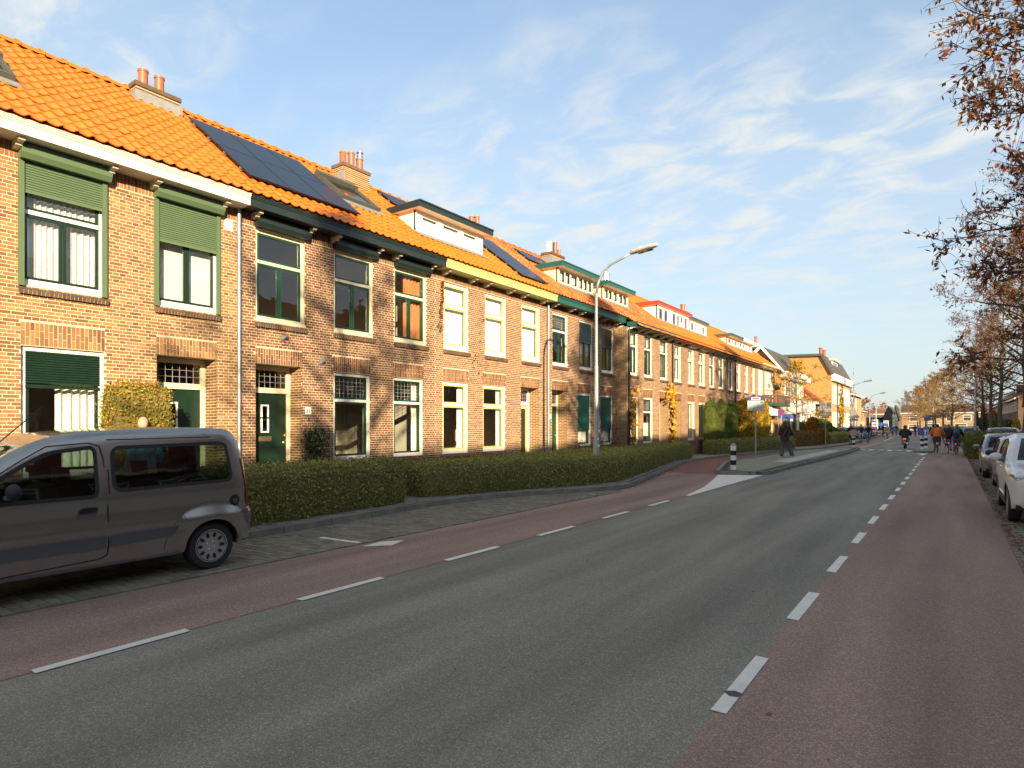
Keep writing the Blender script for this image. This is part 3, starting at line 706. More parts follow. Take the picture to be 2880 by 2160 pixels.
def skylight(root, u0, u1, t0, t1):
    f_ = lambda u, t, up: roofp(u, t, up); ay = Vector((-CA,0,SA)); az = Vector((SA,0,CA)); b = MB()
    for a, c in ((u0, u0+.09), (u1-.09, u1)): b.obox(f_((a+c)/2,(t0+t1)/2,.10), (0,(c-a)/2,0), ay*((t1-t0)/2), az*.06)
    b.obox(f_((u0+u1)/2,t0+.05,.10), (0,(u1-u0)/2-.09,0), ay*.05, az*.058); b.obox(f_((u0+u1)/2,t1-.1,.13), (0,(u1-u0)/2+.02,0), ay*.12, az*.09)
    s = b.build('skylight', M['cornice_grey'], root, world=True)
    MB().poly([f_(u0+.09,t0+.1,.11),f_(u1-.09,t0+.1,.11),f_(u1-.09,t1-.2,.11),f_(u0+.09,t1-.2,.11)]).build('pane', M['dark_glass'], s, world=True)
    MB().obox(f_((u0+u1)/2,t0-.12,.05), (0,(u1-u0)/2+.05,0), ay*.12, az*.012).build('flashing', M['lead'], s, world=True)
def dormer(root, u0, u1, zb=7.62, zt=8.30, X=-13.1, wall_m='white', roof_m='cornice_dark', wins=(), sash='white', slab_h=.2, over=.32, cur=True):
    xb = -11.95-(zt+.05-6.70)/.77; b = MB()
    z_at = lambda x: 6.70+.77*(-11.95-x)
    for u, d in ((u0, .06), (u1-.06, .06)): b.prism([(X-.02,u,zb-.02),(X-.02,u,zt),(xb-.1,u,zt),(xb+.05,u,zt-.15)], (0,d,0))
    us = [u0]+[x for w_ in wins for x in w_]+[u1]
    h0, h1 = zb+.12, zt-.09
    for a, c in zip(us[::2], us[1::2]): b.box(X-.08, X, a, c, zb-.08, zt)
    b.box(X-.078, X-.002, u0, u1, zb-.08, h0); b.box(X-.078, X-.002, u0, u1, h1, zt)
    d = b.build('dormer', M[wall_m], root, world=True)
    P = [(X+over,zt),(X+over,zt+slab_h*.75),(X+over+.03,zt+slab_h*.78),(X+over+.03,zt+slab_h),(xb-.2,zt+slab_h),(xb-.2,zt)]
    MB().prism([(x, u0-.18, z) for x, z in P], (0, u1-u0+.36, 0)).build('dormer_roof', M[roof_m], d, world=True)
    MB().poly([(X+over-.02,u0-.16,zt-.003),(X+over-.02,u1+.16,zt-.003),(xb,u1+.16,zt-.003),(xb,u0-.16,zt-.003)]).build('soffit', M['cream'], d, world=True)
    for a, c in wins:
        s = MB(); rect_ring(s, X-.075, X-.02, a, c, h0, h1, .05); q = s.build('window', M[sash], d, world=True)
        MB().poly([(X-.05,a+.04,h0),(X-.05,c-.04,h0),(X-.05,c-.04,h1),(X-.05,a+.04,h1)]).build('pane', M['glass'], d, world=True)
        if cur: k = MB(); pleats(k, X-.13, a, c, h0-.05, h1-.08); k.build('curtain', M['curtain'], d, world=True)
        else: MB().box(X-.6, X-.58, a-.1, c+.1, h0-.1, h1+.05).build('blind', M['dark'], d, world=True)
    ap = MB(); ap.obox((X+.10,(u0+u1)/2,z_at(X+.10)+.075),(.12,0,-.12*.77),(0,(u1-u0)/2+.05,0),(.006,0,.008)); ap.build('flashing', M['lead'], d, world=True)
    return d
def shell(root, X, u0, u1):
    b = MB(); e = .02
    b.box(X-7.5, X-.31, u0+e, u0+.1, .1, 6.4); b.box(X-7.5, X-.31, u1-.1, u1-e, .1, 6.4); b.box(X-4.0, X-3.9, u0+.1, u1-.1, .1, 6.4)
    b.box(X-3.9, X-.31, u0+.1, u1-.1, 3.55, 3.75, 0); b.box(X-3.9, X-.31, u0+.1, u1-.1, 6.3, 6.4, 0); b.box(X-3.9, X-.31, u0+.1, u1-.1, .1, .35, 1)
    b.build('interior', [M['room'], M['wood_floor']], root, world=True)
    bk = MB(); bk.box(X-8.3, X-8.0, u0, u1, .1, 6.4).build('back_wall', M['brickwall'], root, world=True)

GRP = None
mat('came', (.45,.46,.45), .5, .3)
ZU0, ZU1, ZG0, ZG1 = 4.13, 6.17, .90, 3.12
def terrace(label, u0, u1, X, ups, gws, door, corn, cornm, geo=True, roofm='tile', dskip=(), t0=0, **k):
    root = thing('terraced_house', (X, u0, .1), label, 'house')
    ops = [(a, c, ZU0-.0, ZU1) for a, c, _ in ups]+[(a, c, ZG0, ZG1) for a, c, _ in gws]+([(door[0], door[1], .1, 3.17)] if door else [])
    lints = [(a-.01, c+.01, 3.13 if (a, c) != (door or (0,0))[:2] else 3.17, 3.52) for a, c in [(g[0], g[1]) for g in gws]+([door[:2]] if door else [])]
    lints = [(a, c, max(z, 3.121), f_) for a, c, z, f_ in lints]
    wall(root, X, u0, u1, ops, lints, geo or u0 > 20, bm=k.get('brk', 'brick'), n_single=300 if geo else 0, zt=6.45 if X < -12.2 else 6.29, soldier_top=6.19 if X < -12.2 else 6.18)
    for a, c, s in ups: window(root, X, a, c, ZU0, ZU1, **s)
    for a, c, s in gws: window(root, X, a, c, ZG0, ZG1, **{**dict(zt=2.42), **s})
    if door: front_door(root, X, door[0], door[1], **door[2])
    cornice(root, u0, u1, cornm, X, 6.45 if X < -12.2 else 6.29, [x for a, c, _ in ups for x in (a-.06, c+.04)], bm=k.get('bm', 'cream'), h_=.25 if X < -12.2 else .21)
    roof(root, u0, u1, roofm, t0, geo, dskip)
    shell(root, X, u0, u1)
    return root
SH = dict(ft=.09)
hA = terrace('brick terraced house with white cornice and green roller shutters behind the grey van', 1.0, 7.3, -12.5,
    [(1.42,2.68,dict(shut=('box','shutter_green',5.6),sash='dark_green',cur=('full','curtain'))),
     (3.47,4.73,dict(shut=('box','shutter_green',5.72),sash='dark_green',cur=('full','curtain'),zt=5.37)),
     (5.59,6.85,dict(shut=('box','shutter_green',5.43),sash='dark_green',cur=('blind','curtain'),zt=5.75))],
    [(1.42,2.65,dict(cur=('right','curtain'))), (3.49,4.72,dict(kind='single',sash='dark_green',cur=('right','curtain'),shut=('in','dark_green',2.48)))],
    (5.62,6.81,dict()), None, 'white_worn', bm='cream')
for k_, u_ in ((0,-5.2), (1,-11.4)):
    terrace(('brick terraced house next door to the white-corniced house', 'brick terraced house two doors from the white-corniced house')[k_], u_, u_+6.2, -12.5, [(u_+a, u_+a+1.2, dict(fr='white', cur=('full','curtain'))) for a in (.4, 2.5, 4.6)], [(u_+a, u_+a+1.2, dict(kind='transom', cur=('sides','curtain'))) for a in (2.5, 4.6)], (u_+.4, u_+1.55, dict()), None, 'cream', geo=False)
W1 = dict(shut=('boxonly','cornice_dark',None), fr='cream', zt=5.45)
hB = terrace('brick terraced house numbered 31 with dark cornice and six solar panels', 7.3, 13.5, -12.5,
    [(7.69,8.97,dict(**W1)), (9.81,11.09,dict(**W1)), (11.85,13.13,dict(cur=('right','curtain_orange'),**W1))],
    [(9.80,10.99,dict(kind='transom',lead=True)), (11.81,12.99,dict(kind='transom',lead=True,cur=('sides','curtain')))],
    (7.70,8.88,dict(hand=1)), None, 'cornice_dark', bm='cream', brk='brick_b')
Y1 = dict(sash='olive_sash', kind='transom', fb=.14)
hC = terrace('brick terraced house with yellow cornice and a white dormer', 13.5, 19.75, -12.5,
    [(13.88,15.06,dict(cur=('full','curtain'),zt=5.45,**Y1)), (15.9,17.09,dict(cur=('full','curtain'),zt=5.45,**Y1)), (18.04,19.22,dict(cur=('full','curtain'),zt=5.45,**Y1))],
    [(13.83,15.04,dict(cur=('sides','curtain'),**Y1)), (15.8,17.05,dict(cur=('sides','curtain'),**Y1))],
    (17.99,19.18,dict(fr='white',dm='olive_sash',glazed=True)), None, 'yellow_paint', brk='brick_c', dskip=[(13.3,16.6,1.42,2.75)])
G1 = dict(sash='sash_green')
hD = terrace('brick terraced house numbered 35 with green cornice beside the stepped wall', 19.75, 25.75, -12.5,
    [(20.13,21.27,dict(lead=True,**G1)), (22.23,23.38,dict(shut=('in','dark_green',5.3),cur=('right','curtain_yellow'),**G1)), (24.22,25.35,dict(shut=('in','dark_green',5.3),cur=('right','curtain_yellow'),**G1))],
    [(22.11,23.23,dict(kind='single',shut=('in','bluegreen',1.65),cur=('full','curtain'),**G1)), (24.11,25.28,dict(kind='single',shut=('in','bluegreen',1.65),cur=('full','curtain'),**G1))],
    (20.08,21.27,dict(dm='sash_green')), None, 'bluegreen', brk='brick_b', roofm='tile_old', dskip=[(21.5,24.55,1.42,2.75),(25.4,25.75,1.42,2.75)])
E1 = dict(sash='sash_green')
hE = terrace('brick terraced house projecting forward with blue-green cornice and vine by its door', 25.75, 31.3, -12.0,
    [(25.93,26.91,dict(lead=True,cur=('sides','curtain'),**E1)), (27.69,28.67,dict(lead=True,cur=('sides','curtain'),**E1)), (29.66,30.66,dict(lead=True,cur=('net','curtain'),**E1))],
    [(25.95,27.01,dict(lead=True,kind='transom',cur=('low','curtain'))), (27.58,28.69,dict(lead=True,kind='transom',cur=('low','curtain')))],
    (29.61,30.74,dict(fr='white')), None, 'bluegreen', geo=False, brk='brick_c', roofm='tile_old', t0=-.55, dskip=[(25.7,28.3,1.42,2.75)])
MB().box(-12.51,-12.0,25.74,25.752,.1,6.28).build('side_wall', M['brickwall_x'], hE, world=True)
F1 = dict(fr='cream', sash='cream', kind='transom')
hF = terrace('brick terraced house with red cornice and red-edged dormer', 31.3, 37.1, -12.0,
    [(31.69,32.67,dict(cur=('sides','curtain'),**F1)), (33.74,34.77,dict(cur=('sides','curtain'),shut=('boxonly','white',None),**F1)), (35.55,36.64,dict(cur=('sides','curtain'),shut=('boxonly','white',None),**F1))],
    [(33.74,34.8,dict(fr='cream',sash='cream',kind='single',cur=('sides','curtain'))), (35.56,36.67,dict(fr='cream',sash='cream',kind='single',cur=('sides','curtain')))],
    (31.6,32.77,dict()), None, 'cornice_red', geo=False, brk='brick_b', t0=-.55, dskip=[(32.0,37.1,1.42,2.95)])
hG = terrace('brick terraced house with grey cornice behind the clipped topiary', 37.1, 42.9, -12.0,
    [(37.5,38.46,dict(kind='transom',sash='sash_green',cur=('sides','curtain'),lead=True)), (39.34,40.34,dict(kind='transom',sash='sash_green',cur=('sides','curtain'),lead=True)), (41.42,42.39,dict(kind='transom',sash='sash_green',cur=('sides','curtain'),lead=True))],
    [(37.5,38.46,dict(kind='transom')), (39.34,40.34,dict(kind='transom'))], (41.4,42.5,dict(fr='white')), None, 'cornice_grey', geo=False, brk='brick_b', t0=-.55, dskip=[(37.1,40.4,1.42,2.75)])
hH = terrace('brick terraced house with grey cornice behind the tall yellow hedge', 42.9, 48.7, -12.0,
    [(43.38,44.29,dict(kind='transom',sash='cream',cur=('full','curtain'))), (45.41,46.31,dict(kind='transom',sash='cream',cur=('full','curtain'))), (47.35,48.2,dict(kind='transom',sash='cream',cur=('full','curtain')))],
    [(45.41,46.31,dict(kind='transom')), (47.3,48.2,dict(kind='transom'))], (43.4,44.5,dict(fr='white')), None, 'cornice_grey', geo=False, brk='brick_c', t0=-.55, dskip=[(45.0,48.7,1.42,2.75)])
hI = terrace('white-shuttered end house with slatted balcony', 48.7, 54.6, -12.0,
    [(49.2,50.6,dict(kind='single',shut=('in','white',4.2))), (51.3,54.1,dict(kind='single',shut=('in','white',4.2)))],
    [(49.1,50.6,dict(kind='transom',cur=('sides','curtain'))), (51.6,53.9,dict(kind='cross',cur=('sides','curtain')))], None, None, 'white', geo=False, t0=-.55, dskip=[(48.7,51.7,1.42,2.75)])
# --- house I: balcony, band and bay
B = MB(); 
for z in (3.45, 4.05): B.box(-12.0, -10.75, 50.3, 50.36, z, z+.09); B.box(-10.81, -10.75, 50.36, 54.2, z, z+.09)
bal = B.build('balcony', M['brick_dark'], hI, world=True)
for i in range(15): u = 50.36+i*.274; MB().box(-10.80, -10.76, u, u+.16, 3.54, 4.05).build('balcony_slat', M['brick_dark'], bal, world=True)
for i in range(5): x = -11.9+i*.25; MB().box(x, x+.14, 50.31, 50.35, 3.54, 4.05).build('balcony_slat', M['brick_dark'], bal, world=True)
MB().box(-12.0,-10.73,50.28,54.3,3.28,3.44).build('balcony_floor', M['bluegreen'], bal, world=True)
MB().box(-11.99,-11.3,50.4,54.2,2.55,3.20).build('bay_fascia', M['white'], hI, world=True)
MB().box(-11.99,-11.35,54.2,55.4,5.0,5.12).build('porch_roof', M['bluegreen'], hI, world=True)
# --- details of the near houses
pipe(hA, -12.5, 7.27); pipe(hC, -12.5, 19.72); pipe(hE, -12.0, 25.86, 'black_metal', z1=6.29); pipe(hE, -12.0, 31.27, 'black_metal', z1=6.29); pipe(hG, -12.0, 42.87, 'black_metal', z1=6.29)
chimney(hA, 6.5, 7.5, 9.86, pots=[(6.75,.42,.105,'pot'), (7.12,.42,.105,'pot')])
chimney(hB, 12.4, 13.45, 9.98, X=-15.6, pots=[(12.55,.42,.10,'tile_old'), (12.88,.5,.105,'pot'), (13.22,.42,.11,'pot'), (13.23,.55,.085,'steel')], lead=False)
MB().prism([(-15.22,12.36,9.1),(-15.22,12.36,9.65),(-15.98,12.36,9.72),(-15.98,12.36,9.3)], (0,-.03,0)).build('flashing', M['lead'], hB, world=True)
solar(hB, 7.6, .87, 3, 2, 1.03, 1.69)
skylight(hB, 10.95, 12.3, 2.1, 3.65); skylight(hA, 2.6, 3.62, 1.7, 2.9)
dormer(hC, 13.3, 16.55, zt=8.30, wins=[(13.55,14.3), (14.5,15.35), (15.5,16.25)])
solar(hC, 17.75, .5, 1, 3, 1.75, 1.12); solar(hC, 14.05, 3.75, 1, 1, 1.3, 1.0)
chimney(hC, 18.9, 19.7, 9.85, pots=[(19.1,.35,.1,'pot'), (19.45,.45,.1,'pot')])
dormer(hD, 21.5, 24.55, zt=8.28, wall_m='cream', roof_m='bluegreen', wins=[(21.65,22.05),(22.1,22.5),(22.6,23.1),(23.25,23.6),(23.65,24.0),(24.05,24.4)], sash='dark_green')
solar(hD, 21.5, 3.35, 2, 1, 1.1, 1.0)
chimney(hD, 24.4, 25.6, 9.95, X=-15.5, pots=[(24.55,.5,.13,'plate_white'), (24.85,.5,.1,'black_metal'), (25.1,.62,.11,'pot'), (25.45,.35,.09,'pot')])
dormer(hE, 25.5, 28.25, zt=8.25, wall_m='cream', roof_m='bluegreen', wins=[(25.65,26.05),(26.1,26.45),(26.6,27.0),(27.2,27.6),(27.65,28.05)], sash='dark_green')
chimney(hE, 30.6, 31.3, 9.8, X=-15.7, pots=[(30.75,.4,.1,'steel'), (31.05,.4,.1,'steel')])
dormer(hF, 32.0, 37.05, zb=7.5, zt=8.42, roof_m='cornice_red', over=.12, wins=[(32.25,32.9),(33.0,33.65),(34.3,34.9),(35.0,35.5),(35.6,36.1),(36.2,36.85)], cur=False)
dormer(hG, 37.2, 40.35, zb=7.55, zt=8.3, roof_m='cornice_grey', over=.1, wins=[(37.4,38.0),(38.1,38.5),(38.75,39.2),(39.5,40.1)], cur=False)
chimney(hG, 41.9, 42.8, 9.8, X=-15.4, zb=8.9, m='concrete', lead=False, pots=[(42.1,.5,.16,'pot'), (42.55,.3,.12,'lead')])
dormer(hH, 45.0, 47.85, zt=8.2, wall_m='cream', roof_m='cornice_grey', wins=[(45.2,46.0),(46.15,46.7),(46.9,47.6)], cur=False)
dormer(hI, 47.95, 51.7, zt=8.2, roof_m='white', wins=[(48.2,48.9),(49.1,49.8),(50.0,50.5),(50.8,51.4)], cur=False)
# vents, wall lamps, number plate, meter box
v = MB().box(-12.5,-12.48,6.98,7.16,5.93,6.17).build('air_vent', M['plate_white'], hA, world=True)
for i in range(8): MB().box(-12.482,-12.47,6.99,7.15,5.945+i*.028,5.957+i*.028).build('vent_slat', M['white_worn'], v, world=True)
for u, z, h_ in ((8.37,3.80,hB), (9.41,3.33,hB), (18.3,3.72,hC)):
    MB().box(-12.5,-12.47,u-.04,u+.04,z-.06,z+.06).tube([(-12.48,u,z-.02),(-12.38,u+.05,z+.05)],.028,8).build('wall_spotlight', M['zinc'], h_, world=True)
def text(s, size, M4, m, parent, name='lettering', ext=.001):
    cu = bpy.data.curves.new('txt', 'FONT'); cu.body = s; cu.size = size; cu.extrude = ext; cu.align_x = 'CENTER'; cu.align_y = 'CENTER'
    to = bpy.data.objects.new('txt', cu); COL.objects.link(to); dg = bpy.context.evaluated_depsgraph_get()
    me = bpy.data.meshes.new_from_object(to.evaluated_get(dg)); bpy.data.objects.remove(to); me.name = name
    me.materials.clear(); me.materials.append(M[m]); o = link(name, me, parent); o.matrix_local = M4; return o
FX = Matrix(((0,0,1),(1,0,0),(0,1,0))).to_4x4()      # text facing +X
np_ = MB().box(-12.498,-12.485,8.97,9.13,2.05,2.22).build('number_plate', M['plate_white'], hB, world=True)
text('31', .13, Matrix.Translation((.0165, 1.75, 2.035)) @ FX, 'ink', np_)
d35 = MB().box(-12.498,-12.485,19.88,20.0,2.03,2.2).build('number_plate', M['plate_white'], hD, world=True)
text('35', .13, Matrix.Translation((-.43, .66, 2.05)) @ FX, 'plate_white', hD)
# things inside house B seen through the panes
MB().tube([(-13.1,10.1,.4),(-13.1,10.1,2.2)],.02,8).lathe([(.02,2.2),(.2,2.3),(.21,2.31)],(-13.1,10.1,0),k=14).build('floor_lamp', M['black_metal'], hB, world=True)
# ================================================================ VEGETATION
def leafmat(name, c, isl=.35, hue=.02, tr=.3): return mat(name, c, .6, island=isl, hue=hue, trans=tr, spec=.3)
leafmat('hedge_leaf', (.26,.28,.068), .55); leafmat('hedge_leaf_brown', (.31,.25,.085), .5)
leafmat('privet', (.27,.21,.035), .45, .03); leafmat('topiary_leaf', (.10,.17,.02), .45); leafmat('yellow_leaf', (.50,.33,.02), .35, .02)
leafmat('beech_leaf', (.30,.12,.015), .45, .02); leafmat('vine_leaf', (.50,.20,.02), .45, .03); leafmat('shrub_red', (.14,.055,.02), .5, .02)
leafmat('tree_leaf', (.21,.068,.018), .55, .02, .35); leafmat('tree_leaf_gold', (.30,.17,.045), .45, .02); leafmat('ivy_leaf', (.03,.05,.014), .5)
leafmat('green_bush', (.085,.12,.022), .5, .03)
mat('hedge_core', (.13,.125,.04), 1); mat('twig', (.065,.050,.038), .9)
mat('bark', (.14,.115,.075), .95, c2=(.075,.062,.04), vscale=9, bump=.6, bscale=18, stretch=(1,1,.25))
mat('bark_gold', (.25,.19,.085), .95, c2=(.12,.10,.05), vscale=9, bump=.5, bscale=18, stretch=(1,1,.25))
def rv(r=RN):
    z = r.uniform(-1, 1); a = r.uniform(0, 2*pi); q = math.sqrt(1-z*z); return Vector((q*cos(a), q*sin(a), z))
def leaf(b, c, n, s, asp=.55, m=0, r=RN):
    n = Vector(n); t = n.cross(rv(r))
    t = t.normalized() if t.length > 1e-4 else n.orthogonal().normalized()
    u = n.cross(t).normalized(); t *= s; u *= s*asp
    b.poly([c-t, c+u*.9-t*.1, c+t, c-u*.9-t*.1], m)
def leafy(b, polys, dens, s, bulge=.04, m=0, tilt=.9, r=RN, mix=0):
    """scatter leaf faces over quads/tris given as point lists"""
    for P in polys:
        P = [Vector(p) for p in P]
        for k in range(1, len(P)-1):
            a, bb, c = P[0], P[k], P[k+1]; nn = (bb-a).cross(c-a); A = nn.length/2
            if A < 1e-6: continue
            nn.normalize()
            for _ in range(int(A*dens+r.random())):
                x, y = r.random(), r.random()
                if x+y > 1: x, y = 1-x, 1-y
                p = a+(bb-a)*x+(c-a)*y+nn*(r.gauss(0, bulge))
                leaf(b, p, (nn+rv(r)*tilt).normalized(), s*r.uniform(.6,1.35), r.uniform(.4,.7), 1 if r.random() < mix else m, r)
def hedge(name, label, poly, z0, z1, lm='hedge_leaf', lm2='hedge_leaf_brown', dens=900, s=.03, group=None, cat='hedge', mix=.25, lump=.05, core=.05):
    cx_ = sum(p[0] for p in poly)/len(poly); cy_ = sum(p[1] for p in poly)/len(poly)
    root = thing(name, (cx_, cy_, z0), label, cat, group)
    # resample outline and give the clipped faces a gentle waviness
    pts = []
    for (xa, ya), (xb, yb) in zip(poly, poly[1:]+poly[:1]):
        n = max(1, int(math.hypot(xb-xa, yb-ya)/.3))
        for i in range(n): pts.append((xa+(xb-xa)*i/n, ya+(yb-ya)*i/n))
    P = [Vector((x+RN.uniform(-lump,lump)-cx_, y+RN.uniform(-lump,lump)-cy_, 0)) for x, y in pts]
    tops = [z1-z0+RN.uniform(-lump,lump)*.7 for _ in P]; n = len(P); H = z1-z0
    ar = sum(P[i].x*P[(i+1) % n].y-P[(i+1) % n].x*P[i].y for i in range(n))
    if ar < 0: P.reverse(); tops.reverse()
    inw = [(P[i-1]+P[(i+1) % n]-2*P[i]) for i in range(n)]
    polys = []
    def ring(f_, off): 
        o = []
        for i in range(n):
            d = (P[(i+1) % n]-P[i-1]).normalized(); nn = Vector((d.y, -d.x, 0)); o.append(P[i]+nn*off+Vector((0,0,tops[i]*f_)))
        return o
    R = [ring(0.02,-.02), ring(.3,.015), ring(.7,.01), ring(.93,-.02), ring(1,-.09)]
    for A, B_ in zip(R, R[1:]):
        for i in range(n): j = (i+1) % n; polys.append([A[i], A[j], B_[j], B_[i]])
    T = R[-1]; tess = delaunay_2d_cdt([v.to_2d() for v in T], [], [list(range(n))], 1, 1e-5)
    zz = lambda q: min(T, key=lambda v: (v.x-q.x)**2+(v.y-q.y)**2).z
    TV = [Vector((q.x, q.y, zz(q)+RN.uniform(0,lump*.4))) for q in tess[0]]
    polys += [[TV[i] for i in f_] for f_ in tess[2]]
    c = MB()
    for pl in polys: c.poly([p*1.0-Vector((0,0,.03)) for p in pl])
    for i, v in enumerate(c.v): c.v[i] = (v[0]*.995, v[1]*.998, v[2])
    c.build('hedge_core', M['hedge_core'], root)
    b = MB(); leafy(b, polys, dens, s, bulge=core, mix=mix)
    b.build('foliage', [M[lm], M[lm2]], root); return root
def col_bush(name, label, c, rx, ry, z0, z1, lm, lm2, dens=900, s=.035, group=None, cat='bush', round_=.6, lump=.1, mix=.2, box=False, seed=1):
    """closed rounded column / ball of leaves: superellipse section, rounded top"""
    r = random.Random(seed); root = thing(name, (c[0], c[1], z0), label, cat, group); K, Hn = 20, 12; H = z1-z0; rings = []
    for i in range(Hn+1):
        t = i/Hn; z = H*t; e = 1-round_; f_ = 1 if t < e else math.sqrt(max(0, 1-((t-e)/(1-e))**2)) if round_ > 0 else 1
        if t < .08 and not box: f_ *= .85
        f_ = max(f_, .02); rg = []
        for j in range(K):
            a = 2*pi*j/K; p = .45 if box else .85; ca, sa = cos(a), sin(a)
            x = rx*f_*math.copysign(abs(ca)**p, ca); y = ry*f_*math.copysign(abs(sa)**p, sa); w_ = 1+r.uniform(-lump, lump); rg.append(Vector((x*w_, y*w_, z*(1+r.uniform(-lump,lump)*.15))))
        rings.append(rg)
    polys = [[A[j], A[(j+1) % K], B_[(j+1) % K], B_[j]] for A, B_ in zip(rings, rings[1:]) for j in range(K)]
    m_ = MB()
    for pl in polys: m_.poly([Vector((p.x*.9, p.y*.9, p.z*.97)) for p in pl])
    m_.build('bush_core', M['hedge_core'], root)
    b = MB(); leafy(b, polys, dens, s, bulge=.05, mix=mix, r=r); b.build('foliage', [M[lm], M[lm2]], root); return root

hedge('clipped_hedge', 'waist-high clipped green hedge right behind the grey van', [(-9.42,3.6),(-9.42,5.5),(-9.5,7.5),(-9.62,9.45),(-10.75,9.55),(-10.75,3.6)], .12, 1.0, dens=2300, s=.026)
hedge('clipped_hedge', 'long low clipped hedge curving along the kerb around the lamp post', [(-9.95,10.3),(-9.6,11.2),(-9.0,13.3),(-8.3,14.9),(-8.05,16.2),(-8.25,17.5),(-9.2,22.1),(-10.5,27.8),(-10.65,30.5),(-11.1,30.7),(-11.15,20),(-11.0,10.4)], .12, .84, dens=1500, s=.028)
hedge('clipped_hedge', 'low clipped hedge behind the bus stop pole and waiting woman', [(-11.5,34.8),(-10.7,34.6),(-10.4,37.6),(-9.5,44),(-8.9,46.5),(-9.4,47.5),(-10.4,45),(-11.3,40)], .12, .86, dens=700, s=.04)
hedge('clipped_hedge', 'low dark hedge in front of the parked row beyond the traffic sign', [(-10.4,60),(-8.6,59.6),(-8.1,66),(-8.2,72),(-9.2,73),(-10.4,70)], .12, 1.0, dens=350, s=.06)
hedge('privet_block', 'square golden-green privet bush between window and front door', [(-12.4,4.62),(-11.75,4.62),(-11.72,5.55),(-12.4,5.55)], .12, 2.5, 'privet', 'yellow_leaf', dens=2600, s=.026, cat='bush', lump=.03)
for i, (y, zt) in enumerate(((36.0,3.3),(38.1,3.4),(40.2,3.35))):
    col_bush('topiary_column', 'tall clipped green topiary column with rounded top against the terrace', (-11.45,y), .31, .42, .12, zt, 'topiary_leaf', 'green_bush', dens=1500, s=.03, group='clipped topiary columns', cat='topiary', round_=.22, lump=.03, box=True, seed=i)
col_bush('golden_hedge', 'tall bright yellow hedge between topiary and balcony house', (-11.2,44.3), .75, 2.4, .12, 3.75, 'yellow_leaf', 'privet', dens=700, s=.055, cat='hedge', round_=.3, lump=.09, box=True, seed=7, mix=.15)
hedge('beech_hedge', 'low rust-brown beech hedge in front of the gabled house', [(-10.7,50.5),(-9.9,50.2),(-8.9,54.6),(-8.7,56.5),(-9.6,57.2),(-10.5,54)], .12, 1.25, 'beech_leaf', 'shrub_red', dens=500, s=.05)
col_bush('beech_column', 'round-topped clipped beech column glowing orange in the sun', (-9.35,56.3), .42, .42, .12, 2.5, 'beech_leaf', 'yellow_leaf', dens=1000, s=.045, cat='topiary', round_=.2, lump=.02, seed=3)
col_bush('beech_block', 'small clipped beech block beside the orange column', (-8.85,57.2), .4, .45, .12, 1.5, 'beech_leaf', 'yellow_leaf', dens=900, s=.05, cat='topiary', round_=.1, lump=.02, box=True, seed=4)
hedge('clipped_hedge', 'bright green clipped hedge behind the beech hedge', [(-12.2,57.6),(-10.2,57.4),(-9.0,58.3),(-9.0,59.1),(-12.2,59.1)], .12, 2.0, 'green_bush', 'topiary_leaf', dens=500, s=.05)
col_bush('round_bush', 'dark green rounded bush at the foot of the golden gable', (-10.3,66), 1.2, 1.3, .12, 2.4, 'topiary_leaf', 'ivy_leaf', dens=350, s=.07, seed=5)
col_bush('round_bush', 'rust-coloured low bush under the gable wall', (-10.6,75), .8, 1, .12, 1.6, 'shrub_red', 'beech_leaf', dens=350, s=.07, seed=6)
# climbers
def climber(name, label, pts, n, s, lm, lm2, stem=True, spread=.2, X=-12.5, cat='vine', seed=1, off=.06):
    r = random.Random(seed); root = thing(name, (X, pts[0][0], .12), label, cat)
    b = MB(); st = MB()
    P = [Vector((off, u-pts[0][0], z-.12)) for u, z in pts]
    if stem: st.tube(P, .012, 5); st.build('stem', M['twig'], root)
    for _ in range(n):
        i = r.randrange(len(P)-1); t = r.random(); c = P[i].lerp(P[i+1], t)+Vector((abs(r.gauss(0,.05)), r.gauss(0,spread), r.gauss(0,spread))); c.z = max(c.z, .03)
        leaf(b, c, (Vector((1,0,.2))+rv(r)*.7).normalized(), s*r.uniform(.6,1.3), .8, r.random() < .3, r)
    b.build('foliage', [M[lm], M[lm2]], root)
climber('climbing_shrub', 'green shrub climbing the brick beside number 31', [(9.35,.12),(9.3,.6),(9.25,1.2),(9.2,1.6)], 900, .035, 'ivy_leaf', 'hedge_leaf', spread=.17, seed=2)
climber('climbing_shrub', 'small green shrub between number 31 and its window', [(9.65,.12),(9.6,.5),(9.6,.95)], 420, .035, 'hedge_leaf', 'ivy_leaf', spread=.15, seed=3)
climber('creeper', 'thin red creeper beside the yellow-framed upper window', [(13.62,4.6),(13.68,5.3),(13.75,5.7),(13.78,6.2)], 150, .035, 'shrub_red', 'vine_leaf', stem=False, spread=.035, seed=4)
climber('creeper', 'bare reddish creeper stems on the wall of the yellow-corniced house', [(15.3,.2),(15.5,1.5),(15.6,3.3),(15.4,4.2),(15.7,5.4)], 90, .03, 'shrub_red', 'vine_leaf', stem=False, spread=.25, seed=5)
climber('grape_vine', 'orange vine around the black downpipe at the stepped wall', [(26.0,.2),(25.95,1.6),(26.05,2.6),(26.4,3.5)], 170, .10, 'vine_leaf', 'yellow_leaf', X=-12.0, spread=.17, seed=6, off=.18)
climber('grape_vine', 'golden vine climbing beside the white door post', [(31.3,.2),(31.2,1.2),(31.15,2.4),(31.1,3.2),(30.4,3.6)], 330, .10, 'yellow_leaf', 'vine_leaf', X=-12.0, spread=.22, seed=7, off=.14)
